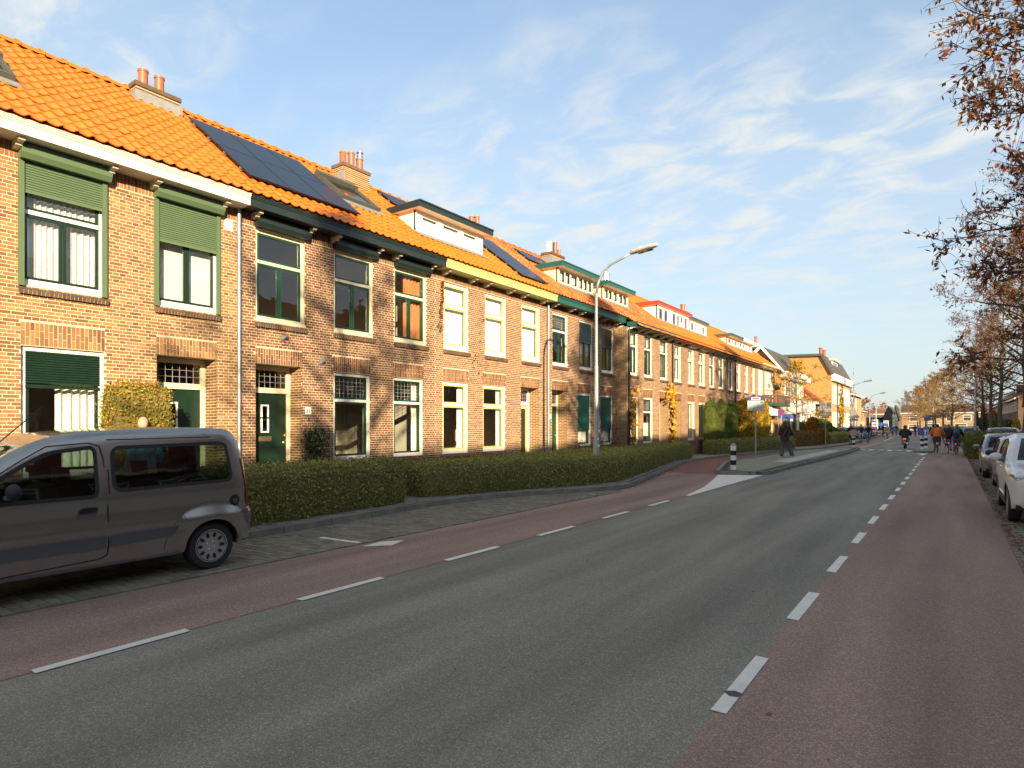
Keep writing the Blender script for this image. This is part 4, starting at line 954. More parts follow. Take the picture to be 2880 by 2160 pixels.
for y, h_, w_, lm, sd_, lb in ((22.0,1.1,.5,'shrub_red',11,'dry reddish shrub under the first green shutter'),(24.0,1.5,.75,'shrub_red',12,'larger red-brown shrub between the two green shutters'),(25.3,.9,.4,'shrub_red',13,'low brown shrub at the stepped wall'),(19.2,.5,.35,'shrub_red',15,'small dry shrub beside the yellow-framed door')):
    r = random.Random(sd_); root = thing('garden_shrub', (-12.1, y, .12), lb, 'shrub'); b = MB(); st = MB()
    for i in range(26):
        a = r.uniform(0, 2*pi); d = Vector((cos(a)*.6*w_, sin(a)*w_, h_*r.uniform(.5,1))); st.tube([(0,0,0), d*.5+Vector((0,0,.1)), d], [.008,.006,.003], 3)
        for k in range(22): leaf(b, d*r.uniform(.3,1.0)+rv(r)*.1+Vector((0,0,.05)), rv(r), .035, .6, r.random() < .15, r)
    st.build('stems', M['twig'], root); b.build('foliage', [M[lm], M['yellow_leaf']], root)
climber('wall_ivy', 'yellow-green ivy on the far brick front', [(92,.2),(92,3),(92.3,5)], 900, .2, 'yellow_leaf', 'privet', X=-12.0, spread=.7, seed=9, off=.15, stem=False)

# ---------------------------------------------------------------- trees
def tree_mesh(seed, H=13, base=3.6, Rc=4.2, limbs=40, tr=.2, leaves=2, lsize=.05, sub=9, twigs=6, wood='bark', lm='tree_leaf', lm2='tree_leaf_gold', up=.55):
    r = random.Random(seed); w_ = MB(); tw = MB(); lv = MB()
    P = [Vector((0,0,0))]; n = 10
    for i in range(1, n+1): P.append(Vector((r.gauss(0,.07), r.gauss(0,.07), H*i/n)) + (P[-1]-Vector((0,0,P[-1].z)))*.8)
    rs = [tr*1.35]+[tr*(1-.92*i/n) for i in range(1, n+1)]
    w_.tube(P, rs, 9)
    def at(z):
        i = min(n-1, int(z/H*n)); t = z/H*n-i; return P[i].lerp(P[i+1], t), rs[i]*(1-t)+rs[i+1]*t
    for i in range(limbs):
        f_ = (i+r.random())/limbs; z = base+(H-base)*f_**.95*.97; o, ro = at(z)
        a = i*2.399+r.uniform(-.4,.4); prof = (.62+.5*sin(pi*min(1, f_*1.15+.12)))*(1-.55*f_**2); ln = Rc*prof*r.uniform(.75,1.15)
        el = rad(r.uniform(8, 30))+f_*up; d = Vector((cos(a)*cos(el), sin(a)*cos(el), sin(el))); q = [o]; k = 6
        for j in range(k):
            d = (d+rv(r)*.24+Vector((0,0,.03-.05*(1-f_)))).normalized(); q.append(q[-1]+d*ln/k)
        r0 = min(ro*.65, .02+ln*.012); w_.tube(q, [r0*(1-.93*j/k) for j in range(k+1)], 5, cap=False)
        for s_ in range(sub):
            t = (r.uniform(.15, 1) if s_ > 2 else 1)*k; j = min(k-1, int(t)); p = q[j].lerp(q[j+1], t-j); dd = (q[j+1]-q[j]).normalized()
            side = (dd.cross(Vector((0,0,1))).normalized()*r.choice((-1,1))+rv(r)*.35); e = (dd*.75+side*.75+Vector((0,0,r.uniform(-.15,.35)))).normalized()
            sl = ln*r.uniform(.16,.38)*(1.15-.5*t/k); g_ = [p]
            for _ in range(3): e = (e+rv(r)*.22).normalized(); g_.append(g_[-1]+e*sl/3)
            tw.tube(g_, [.011,.008,.006,.004], 3, cap=False)
            for x in range(twigs):
                t2 = r.uniform(.15,1)*3; j2 = min(2, int(t2)); p2 = g_[j2].lerp(g_[j2+1], t2-j2); e2 = ((g_[j2+1]-g_[j2]).normalized()*.6+rv(r)*.75).normalized(); l2 = r.uniform(.18,.5)
                m2 = p2+e2*l2*.5+rv(r)*.03; p3 = p2+e2*l2+Vector((0,0,-.02)); tw.tube([p2,m2,p3], [.005,.004,.003], 3, cap=False)
                for y in range(leaves):
                    if r.random() < .85:
                        c = p2.lerp(p3, r.uniform(.3,1.05))+rv(r)*.03; nrm = Vector((r.uniform(-1,1), r.uniform(-1,1), r.uniform(-.3,.5))).normalized()
                        leaf(lv, c+Vector((0,0,-lsize*.6)), nrm, lsize*r.uniform(.6,1.25), r.uniform(.25,.55), r.random() < .18, r)
    root = bpy.data.objects.new('street_tree', None)
    return root, w_, tw, lv, (wood, lm, lm2)
def tree_proto(*a, **k):
    _, w_, tw, lv, (wd, lm, lm2) = tree_mesh(*a, **k)
    out_ = []
    for nm, b, ms in (('trunk', w_, [M[wd]]), ('twigs', tw, [M['twig'] if wd == 'bark' else M['bark_gold']]), ('crown', lv, [M[lm], M[lm2]])):
        o = b.build(nm, ms, smooth=(nm == 'trunk')); out_.append((nm, o.data)); bpy.data.objects.remove(o)
    return out_
def place_tree(proto, loc, rz, s, label, group=None, cat='tree', name='street_tree', sz=None, ivy=False):
    t = thing(name, loc, label, cat, group, rz); t.scale = (s, s, sz or s)
    for nm, me in proto: link(nm, me, t)
    if ivy:
        b = MB(); r = random.Random(int(loc[1]))
        for _ in range(700):
            a = r.uniform(0, 2*pi); z = r.uniform(0, 4.6)*r.uniform(.6,1); rr = .27+r.random()*.14*(1-z/6); leaf(b, Vector((rr*cos(a), rr*sin(a), z+.05)), Vector((cos(a), sin(a), .2)), .09, .8, 0, r)
        b.build('ivy', M['ivy_leaf'], t)
    return t
pA = tree_proto(1, leaves=3, limbs=150, Rc=2.95, lsize=.060, sub=13, twigs=7)
pB = tree_proto(2, H=12.5, leaves=3, Rc=3.6, limbs=105, lsize=.06, sub=12, twigs=7)
pC = tree_proto(3, H=13.5, leaves=2, Rc=4.3, limbs=50, sub=11, twigs=7, lsize=.07)
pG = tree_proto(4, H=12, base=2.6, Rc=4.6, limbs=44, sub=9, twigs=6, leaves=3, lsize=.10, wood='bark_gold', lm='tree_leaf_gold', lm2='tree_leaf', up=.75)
TR = ((4.1,-3,pC,1.0,.95,'brown-leaved street tree across the road from number 31'),(2.95,12.2,pA,2.6,1.0,'large brown-leaved street tree overhanging beside the white SUV'),(3.45,29.5,pB,2.1,1.02,'brown-leaved street tree behind the silver-grey hatchback'),(3.6,47.5,pC,3.7,1.0,'bare street tree at the shrub bed'),(3.5,65,pC,.9,1.0,'bare street tree with pale trunk beyond the shrub bed'),(3.4,82,pC,5.1,.98,'bare street tree behind the first lamp on the right'),(3.3,94,pC,2.2,1.0,'street tree with ivy-wrapped trunk near the orange shrub'),(3.2,117,pC,4.0,1.0,'farther street tree with ivy-wrapped trunk near the far right lamp'))
for i, (x, y, p, rz, s, lb) in enumerate(TR): place_tree(p, (x, y, 0), rz, s, lb, 'street trees on the right', ivy=i in (6,7))
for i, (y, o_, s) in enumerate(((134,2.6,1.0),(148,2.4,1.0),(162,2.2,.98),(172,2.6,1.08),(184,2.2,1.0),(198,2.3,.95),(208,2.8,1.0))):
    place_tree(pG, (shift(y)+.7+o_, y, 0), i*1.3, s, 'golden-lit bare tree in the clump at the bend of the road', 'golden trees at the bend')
pY = tree_proto(8, H=6.4, base=2.2, Rc=2.3, limbs=26, tr=.09, sub=7, twigs=6, leaves=3, lsize=.075, lm='yellow_leaf', lm2='vine_leaf')
place_tree(pY, (-9.9, 52.6, .12), 1, 1, 'small young tree with sparse yellow leaves by the gabled house', name='young_tree')
pO = tree_proto(9, H=9, base=2, Rc=4.4, limbs=30, sub=8, twigs=5, leaves=3, lsize=.16, lm='beech_leaf', lm2='vine_leaf')
place_tree(pO, (-20.5, 205, 0), 1, 1, 'round orange-leaved tree far down the left side', name='far_tree')
place_tree(pO, (-19.5, 255, 0), 2.2, 1, 'smaller orange tree behind the far street lamps', name='far_tree')
place_tree(pC, (-14, 290, 0), 2.2, 1.1, 'bare tree at the end of the street', name='far_tree')
# right verge planting
hedge('shrub_bed', 'rounded green shrub bed at the end of the right parking bay', [(.95,40.2),(2.9,40.0),(3.2,46),(1.2,47.2),(.8,44)], .02, 1.22, 'green_bush', 'hedge_leaf', dens=650, s=.055, lump=.12, cat='shrub', core=.10)
col_bush('yellow_bush', 'low yellow-green bush beside the cyclists', (1.45,79), .6, 1.4, .02, 1.0, 'privet', 'green_bush', dens=500, s=.06, seed=21)
for i, (x, y, rx, ry, zt, lm, lm2, lb) in enumerate(((5.3,90,.9,2.2,2.4,'ivy_leaf','hedge_leaf','tall dark evergreen hedge behind the right-hand cars'),(4.7,102,1.0,1.3,2.9,'green_bush','privet','green garden bush behind the parked cars'),(4.7,108,.85,1.0,3.9,'vine_leaf','beech_leaf','bright orange shrub in the right front garden'),(5.25,77.6,.32,.4,2.5,'yellow_leaf','privet','narrow yellow shrub by the brown houses'),(6.6,120,1.2,2.5,2.4,'hedge_leaf','ivy_leaf','dark green hedge in front of the brown houses'),(4.2,128,1.0,2.0,3.0,'ivy_leaf','green_bush','dark green bush among the far tree trunks'),(4.6,70,.6,3,1.1,'green_bush','hedge_leaf','low green hedge along the right pavement'))):
    col_bush('garden_bush', lb, (x, y), rx, ry, .02, zt, lm, lm2, dens=220, s=.09, seed=30+i)
# ================================================================ OTHER BUILDINGS
def simple_house(name, label, x0, x1, y0, y1, ze, zr, face, wm, wmx, rm, wins=(), ridge='y', cat='house', group=None, trim='white', dorm=(), overhang=.35, chim=()):
    """plain gabled building; face: axis side ('x','X','y') that carries windows given as (a, c, z0, z1)"""
    root = thing(name, ((x0+x1)/2, (y0+y1)/2, 0), label, cat, group)
    b = MB(); xm, ym = (x0+x1)/2, (y0+y1)/2; b.box(x0, x1, y0, y1, 0, ze, skip='tyY')
    b.build('wall', M[wm], root, world=True)
    GP = [('gable', [(x0,y,0),(x1,y,0),(x1,y,ze),(xm,y,zr-.05),(x0,y,ze)]) for y in (y0, y1)] if ridge == 'y' else [('wall', [(x0,y,0),(x1,y,0),(x1,y,ze),(x0,y,ze)]) for y in (y0, y1)]+[('gable', [(x,y0,ze),(x,y1,ze),(x,ym,zr-.05)]) for x in (x0, x1)]
    for nm, pl in GP: MB().poly(pl).build(nm, M[wmx], root, world=True)
    r = MB(); o_ = overhang
    if ridge == 'y':
        s = (zr-ze)/(x1-xm)
        for sg, xe in ((1, x1+o_), (-1, x0-o_)):
            P = [(xm, zr+.06), (xe, ze-s*o_+.06), (xe, ze-s*o_-.06), (xm, zr-.06)]; r.prism([(x, y0-.2, z) for x, z in P], (0, y1-y0+.4, 0))
    else:
        s = (zr-ze)/(y1-ym)
        for ye in (y0-o_, y1+o_):
            P = [(ym, zr+.06), (ye, ze-s*o_+.06), (ye, ze-s*o_-.06), (ym, zr-.06)]; r.prism([(x0-.2, y, z) for y, z in P], (x1-x0+.4, 0, 0))
    rf = r.build('roof', M[rm], root, world=True)
    for gb in ([(x0-o_-.1, x0-o_+.06, y0-.2, y1+.2), (x1+o_-.06, x1+o_+.1, y0-.2, y1+.2)] if ridge == 'y' else [(x0-.2, x1+.2, y0-o_-.1, y0-o_+.06)]): MB().box(*gb, ze-.35, ze-.12).build('gutter', M[trim], root, world=True)
    for (a, c, z0, z1) in wins:
        f = MB()
        if face == 'y':
            rr = lambda q, d0, d1, t: [q.box(a, a+t, y0-d1, y0-d0, z0, z1), q.box(c-t, c, y0-d1, y0-d0, z0, z1), q.box(a+t, c-t, y0-d1, y0-d0, z1-t, z1), q.box(a+t, c-t, y0-d1, y0-d0, z0, z0+t)]
            rr(f, .0, .06, .12); f.box(a+.12, c-.12, y0-.05, y0, z0+(z1-z0)*.62, z0+(z1-z0)*.62+.1); wdw = f.build('window', M[trim], root, world=True)
            MB().poly([(a+.1,y0-.02,z0+.1),(c-.1,y0-.02,z0+.1),(c-.1,y0-.02,z1-.1),(a+.1,y0-.02,z1-.1)]).build('pane', M['far_glass'], wdw, world=True)
        else:
            X = x0 if face == 'x' else x1; sg = -1 if face == 'x' else 1; xa, xb = sorted((X, X+sg*.06))
            rect_ring(f, xa, xb, a, c, z0, z1, .1); f.box(xa, xb, a+.1, c-.1, z0+(z1-z0)*.62, z0+(z1-z0)*.62+.08); wdw = f.build('window', M[trim], root, world=True)
            MB().poly([(X+sg*.02,a+.08,z0+.08),(X+sg*.02,c-.08,z0+.08),(X+sg*.02,c-.08,z1-.08),(X+sg*.02,a+.08,z1-.08)]).build('pane', M['far_glass'], wdw, world=True)
            MB().box(*sorted((X, X+sg*.14)), a-.05, c+.05, z0-.12, z0-.02).build('sill', M['concrete'], root, world=True)
    for (cx_, cy_, h_) in chim:
        c = MB().box(cx_-.35, cx_+.35, cy_-.45, cy_+.45, zr-.8, zr+h_).build('chimney', M[wmx], root, world=True)
        MB().lathe([(.12,0),(.12,.5),(.15,.5),(.15,.56),(.1,.56)], (cx_, cy_-.15, zr+h_), k=10).build('chimney_pot', M['pot'], root, world=True)
    return root
m = mat('far_glass', (.05,.06,.065), .06, coat=.5); mat('roof_red', (.30,.085,.035), .75, c2=(.20,.06,.03), vscale=1.5, island=.1, bump=.6, bscale=5, stretch=(1,5,1)); mat('roof_brown', (.12,.075,.05), .8, c2=(.08,.05,.035), vscale=2, bump=.6, bscale=5, stretch=(1,5,1))
mat('roof_dark', (.055,.05,.045), .7, c2=(.09,.085,.06), vscale=3, bump=.5, bscale=8); mat('board_grey', (.10,.115,.11), .6, var=.2); mat('pale_wall', (.70,.62,.50), .8, var=.1)
# row across the street (it keeps the road in shade); brown brick, red tiles
def right_wins(y0, y1):
    W_ = []; n = max(1, int((y1-y0)/6))
    for i in range(n):
        y = y0+i*6
        for a, c in ((.7,1.9),(3.0,5.0)): W_ += [(y+a, y+c, .9, 2.5), (y+a, y+c, 3.9, 5.4)]
    return W_
for i, (y0, y1, lb) in enumerate(((-62,-34,'brown brick house row across the street, far behind the viewpoint'),(-33.7,-4,'brown brick house row across the street, just behind the viewpoint'),(-3.7,26,'brown brick house row across the street facing the van'),(26.3,58.5,'brown brick house row across the street facing the bus stop'),(61.5,98,'brown brick house row across the street beyond the bus stop'))):
    simple_house('house_row', lb, 11, 19, y0, y1, 6.4, 11.0, 'x', 'brick_brown', 'brick_brown_x', 'roof_red', right_wins(y0+.5, y1), cat='houses', chim=[(15, y0+8, .7), (15, y1-8, .7)])
h1 = simple_house('brown_house', 'brown brick house row with white casements behind the orange shrub', 8.2, 16.2, 118, 204, 6.0, 9.6, 'x', 'brick_brown', 'brick_brown_x', 'roof_red', right_wins(119, 203), chim=[(12.2,140,.8),(12.2,170,.8)])
d_ = MB().box(9.0,10.6,132,135.5,7.0,8.5).build('dormer', M['brick_brown_x'], h1, world=True); MB().box(8.94,8.998,132.3,135.2,7.2,8.3).build('dormer_window', M['white'], h1, world=True); MB().poly([(8.93,132.5,7.3),(8.93,133.6,7.3),(8.93,133.6,8.2),(8.93,132.5,8.2)]).build('pane', M['far_glass'], h1, world=True)
h2 = simple_house('gabled_house', 'brown house with steep orange roof nearest the orange shrub', 8.4, 15.4, 100, 112, 4.6, 9.3, 'x', 'brick_brown', 'brick_brown_x', 'tile_old', [(102,103.4,.9,2.6),(107,109,.9,2.6)], ridge='x')
# golden gable building K
K0, K1 = 84.5, 101.5
k = thing('corner_building', (-12, K0, 0), 'tall brick building with blank golden gable and mansard roof', 'building')
b = MB(); b.poly([(-20,K0,0),(-12,K0,0),(-12,K0,8.4),(-13.1,K0,10.45),(-18.8,K0,10.6),(-20,K0,8.4)]); b.build('gable_wall', M['brick_gold'], k, world=True); b = MB(); b.poly([(-20,K1,0),(-12,K1,0),(-12,K1,8.4),(-13.1,K1,10.45),(-18.8,K1,10.6),(-20,K1,8.4)]); b.build('gable_wall', M['brick_gold'], k, world=True)
MB().poly([(-12,K0,0),(-12,K1,0),(-12,K1,8.4),(-12,K0,8.4)]).build('front_wall', M['brick_gold_y'], k, world=True)
b = MB(); b.prism([(-11.7,K0-.25,8.1),(-13.0,K0-.25,10.62),(-19,K0-.25,10.78),(-19,K0-.25,10.6),(-13.12,K0-.25,10.42),(-11.95,K0-.25,8.1)], (0,K1-K0+.5,0)); b.build('roof', M['roof_dark'], k, world=True)
MB().prism([(-11.66,K0-.3,8.05),(-12.97,K0-.3,10.68),(-19.1,K0-.3,10.84),(-19.1,K0-.3,10.55),(-13.12,K0-.3,10.38),(-11.95,K0-.3,8.05)], (0,.06,0)).build('barge_board', M['cornice_grey'], k, world=True)
MB().box(-12,-11.6,K0+.2,K1,7.3,8.15).build('cornice', M['white'], k, world=True)
for i in range(8):
    y = K0+1.2+i*2.0
    for z0, z1 in ((.9,3.4),(4.4,6.8)):
        f = MB(); rect_ring(f, -12, -11.92, y, y+1.15, z0, z1, .12); f.box(-12,-11.93,y+.52,y+.62,z0+.12,z1-.12); w_ = f.build('window', M['white'], k, world=True)
        MB().poly([(-11.97,y+.1,z0+.1),(-11.97,y+1.05,z0+.1),(-11.97,y+1.05,z1-.1),(-11.97,y+.1,z1-.1)]).build('pane', M['far_glass'], w_, world=True)
kd = MB().box(-14.2,-12.5,K0+4.6,K0+9,8.9,10.2).build('dormer', M['white'], k, world=True); MB().box(-14.4,-12.2,K0+4.3,K0+9.4,10.2,10.45).build('dormer_roof', M['cream'], k, world=True)
MB().poly([(-12.49,K0+5,9.1),(-12.49,K0+8.6,9.1),(-12.49,K0+8.6,10),(-12.49,K0+5,10)]).build('pane', M['far_glass'], k, world=True)
for u in (1.6, 4.2): MB().lathe([(.2,0),(.2,1.0),(.26,1.0),(.26,1.1),(.18,1.1)], (-13.4,K0+u,10.5), k=10).build('chimney_pot', M['pot'], k, world=True)
MB().tube([(-11.93,K0+5,.1),(-11.93,K0+5,8.1)], .06, 6).build('downpipe', M['black_metal'], k, world=True)
# gabled house J next to the terrace
j = thing('gabled_house', (-12, 56, 0), 'white-trimmed house with dark slate roof and pillared white bay', 'house')
MB().poly([(-16,55.6,0),(-11.8,55.6,0),(-11.8,55.6,6.6),(-13.3,55.6,8.3),(-16,55.6,8.0)]).build('gable', M['brick_gold'], j, world=True)
MB().poly([(-11.8,55.6,0),(-11.8,66,0),(-11.8,66,6.4),(-11.8,55.6,6.4)]).build('wall', M['brick_gold_y'], j, world=True)
MB().poly([(-16,66,0),(-11.8,66,0),(-11.8,66,6.6),(-13.3,66,8.3),(-16,66,8.0)]).build('far_gable', M['brick_gold'], j, world=True)
MB().prism([(-11.4,55.4,6.35),(-13.3,55.4,8.62),(-16.5,55.4,8.4),(-16.5,55.4,8.2),(-13.3,55.4,8.45),(-11.6,55.4,6.35)], (0,10.8,0)).build('roof', M['roof_dark'], j, world=True)
MB().prism([(-11.3,55.25,6.2),(-13.3,55.25,8.75),(-14.8,55.25,7.2),(-14.6,55.25,7.1),(-13.3,55.25,8.4),(-11.5,55.25,6.2)], (0,.15,0)).build('barge_board', M['white'], j, world=True)
MB().box(-11.8,-11.2,55.5,66.2,5.85,6.35).box(-11.8,-10.9,58,63.5,6.0,6.4).build('cornice', M['white'], j, world=True)
MB().box(-11.8,-10.5,56.8,64.5,2.75,4.0).build('bay_parapet', M['white'], j, world=True)
for i in range(7): y = 56.9+i*1.22; MB().lathe([(.14,.1),(.12,2.7),(.16,2.75)], (-10.65,y,0), k=10).build('bay_pillar', M['white'], j, world=True)
MB().poly([(-11.79,57.2,.8),(-11.79,64,.8),(-11.79,64,2.6),(-11.79,57.2,2.6)]).build('bay_glass', M['far_glass'], j, world=True)
for y in (57.4, 59.6, 61.8, 63.8):
    f = MB(); rect_ring(f, -11.8,-11.72,y,y+1.1,4.3,5.75,.12); w_ = f.build('window', M['white'], j, world=True)
    MB().poly([(-11.76,y+.1,4.4),(-11.76,y+1,4.4),(-11.76,y+1,5.65),(-11.76,y+.1,5.65)]).build('pane', M['far_glass'], w_, world=True)
c = MB().box(-14.4,-13.7,56.2,57.2,8.0,8.9).build('chimney', M['white'], j, world=True); MB().lathe([(.13,0),(.13,.7),(.17,.7),(.1,.72)], (-14,56.6,8.9), k=8).build('chimney_pot', M['pot'], c, world=True)
# filler between J and K and behind
simple_house('brick_house', 'low brick house between the slate-roofed house and the golden gable', -19, -12.6, 67, 84, 4.5, 7.2, 'X', 'brick_gold_y', 'brick_gold', 'roof_red', [(68.5,70,.9,2.8),(72,73.5,.9,2.8),(77,78.5,.9,2.8)])
# further along the left
s_ = shift(110)
simple_house('brick_shop', 'narrow brick building with white corner cornice past the golden gable', -20, -12.2, 102, 118, 6.6, 8.8, 'X', 'brick_gold_y', 'brick_gold', 'roof_dark', [(103,104.2,4.1,6),(106,107.2,4.1,6),(110,111.2,4.1,6),(103,105,.6,3),(107,110,.6,3)])
simple_house('cream_house', 'pale plastered house further along the left side', -23, -14.6, 119, 140, 5.2, 7.6, 'X', 'pale_wall', 'pale_wall', 'roof_red', [(121+3*i, 122.2+3*i, .8, 2.6) for i in range(6)])
simple_house('brick_house', 'far brick house with red roof on the left side', -28, -18, 145, 185, 5.4, 8.6, 'X', 'brick_gold_y', 'brick_gold', 'roof_red', [(147+4*i, 148.5+4*i, 1, 2.8) for i in range(9)])
t_ = thing('church_tower', (-38, 330, 0), 'small brick church tower with pointed roof far down the street', 'tower')
MB().box(-41,-35,327,333,0,15).build('tower_wall', M['brick_gold'], t_, world=True); MB().lathe([(4.4,15),(2.2,18),(1.4,18.3),(.05,23)], (-38,330,0), k=8).build('tower_roof', M['lead'], t_, world=True)
for x in (-39.5,-37): MB().box(x,x+1,326.95,327.02,11,13.5).build('window', M['dark'], t_, world=True)
# end of the view: long brick block, barn gables, forecourt canopy
simple_house('brick_block', 'long low brick building closing the street behind the trees', -12.3, 26, 224, 234, 5.6, 8.0, 'y', 'brick_far', 'brick_far', 'roof_brown', [(-10.3,-8,2.9,4.7),(-5.5,-3.6,2.9,4.7),(-1,.9,2.9,4.7),(3,5,2.9,4.7),(-10.5,-7.6,.3,1.9),(-6.2,-2.6,.2,2.2),(1,4,.3,2.2),(8,10,2.9,4.7),(13,15,2.9,4.7)], ridge='x', cat='building')
simple_house('barn', 'dark board-clad gable beside the long brick building', -16.3, -13.9, 214, 232, 4.4, 7.4, 'y', 'board_grey', 'board_grey', 'roof_dark', [(-15.6,-14.6,.4,2.2)], cat='barn', trim='board_grey')
simple_house('barn', 'second dark board-clad gable set behind the first', -13.8, -12.4, 210, 222, 4.6, 7.6, 'y', 'board_grey', 'board_grey', 'roof_dark', (), cat='barn', trim='board_grey')
cp = thing('forecourt_canopy', (-20, 226, 0), 'white flat canopy on posts at the far forecourt', 'canopy')
MB().box(-23.6,-16.6,222,234,4.1,4.7).build('canopy_roof', M['white'], cp, world=True)
for x in (-23,-17.2): MB().box(x,x+.4,224,224.4,0,4.1).build('post', M['white'], cp, world=True)
MB().box(-23.4,-16.8,233,234,0,4.1).build('kiosk_wall', M['board_grey'], cp, world=True)
simple_house('shop_hall', 'pale brick hall behind the forecourt canopy', -26, -16, 240, 262, 5.6, 7.2, 'y', 'brick_far', 'brick_far', 'roof_red', [(-24,-22,3,4.6),(-20,-18,3,4.6)], ridge='x', cat='building')
wd = thing('far_tree_belt', (0, 420, 0), 'brown line of far trees on the horizon', 'trees'); wd['kind'] = 'stuff'; del wd['category']
b = MB(); r = random.Random(5)
for i in range(5200):
    x = r.uniform(-160, 160); y = r.uniform(400, 440); h_ = 7+3*sin(x*.09)+2*sin(x*.23+1); leaf(b, Vector((x, y-420, r.uniform(0,1)**.8*h_)), rv(r), .9, .7, r.random() < .4, r)
b.build('foliage', [M['beech_leaf'], M['twig']], wd)
# ================================================================ VEHICLES
def paintm(name, c, metal=.5, rough=.35): return mat(name, c, rough, metal, var=.05, vscale=2, coat=.7, spec=.5)
paintm('paint_van', (.33,.32,.30), .85, .25); paintm('paint_white', (.70,.71,.70), .0); paintm('paint_grey', (.20,.195,.185)); paintm('paint_brown', (.11,.10,.092))
paintm('paint_silver', (.36,.37,.37)); paintm('paint_black', (.02,.021,.025)); paintm('paint_red', (.30,.015,.015), .2); paintm('paint_blue', (.10,.14,.20))
mat('trim_plastic', (.085,.090,.098), .6, bump=.1, bscale=60); mat('hubcap', (.46,.46,.45), .35, .6); mat('lamp_red', (.35,.012,.012), .15, coat=.8); mat('lamp_clear', (.55,.57,.58), .08, .3, coat=.9)
mat('plate_yellow', (.70,.48,.02), .4); mat('seat_cloth', (.03,.032,.035), .9); mat('chrome', (.7,.7,.7), .12, 1.0)
def smooth_curve(P, n=6):
    out_ = []
    for i in range(len(P)-1):
        p0, p1, p2, p3 = [Vector(P[max(0, min(len(P)-1, k))]) for k in (i-1, i, i+1, i+2)]
        for j in range(n):
            t = j/n; out_.append(tuple(.5*((2*p1)+(p2-p0)*t+(2*p0-5*p1+4*p2-p3)*t*t+(3*p1-p0-3*p2+p3)*t**3)))
    out_.append(tuple(P[-1])); return out_
def rrect(P, r, n=4):
    """polygon with rounded corners"""
    out_ = []; P = [Vector(p) for p in P]
    for i, p in enumerate(P):
        a, c = P[i-1], P[(i+1) % len(P)]; da, dc = (a-p), (c-p); rr = min(r, da.length*.45, dc.length*.45); s, e = p+da.normalized()*rr, p+dc.normalized()*rr
        for j in range(n+1): t = j/n; out_.append(tuple(s*(1-t)**2+p*2*t*(1-t)+e*t*t))
    return out_
def seg_dist(p, a, b):
    ab = b-a; t = max(0, min(1, (p-a).dot(ab)/(ab.length_squared+1e-12))); return (p-(a+ab*t)).length
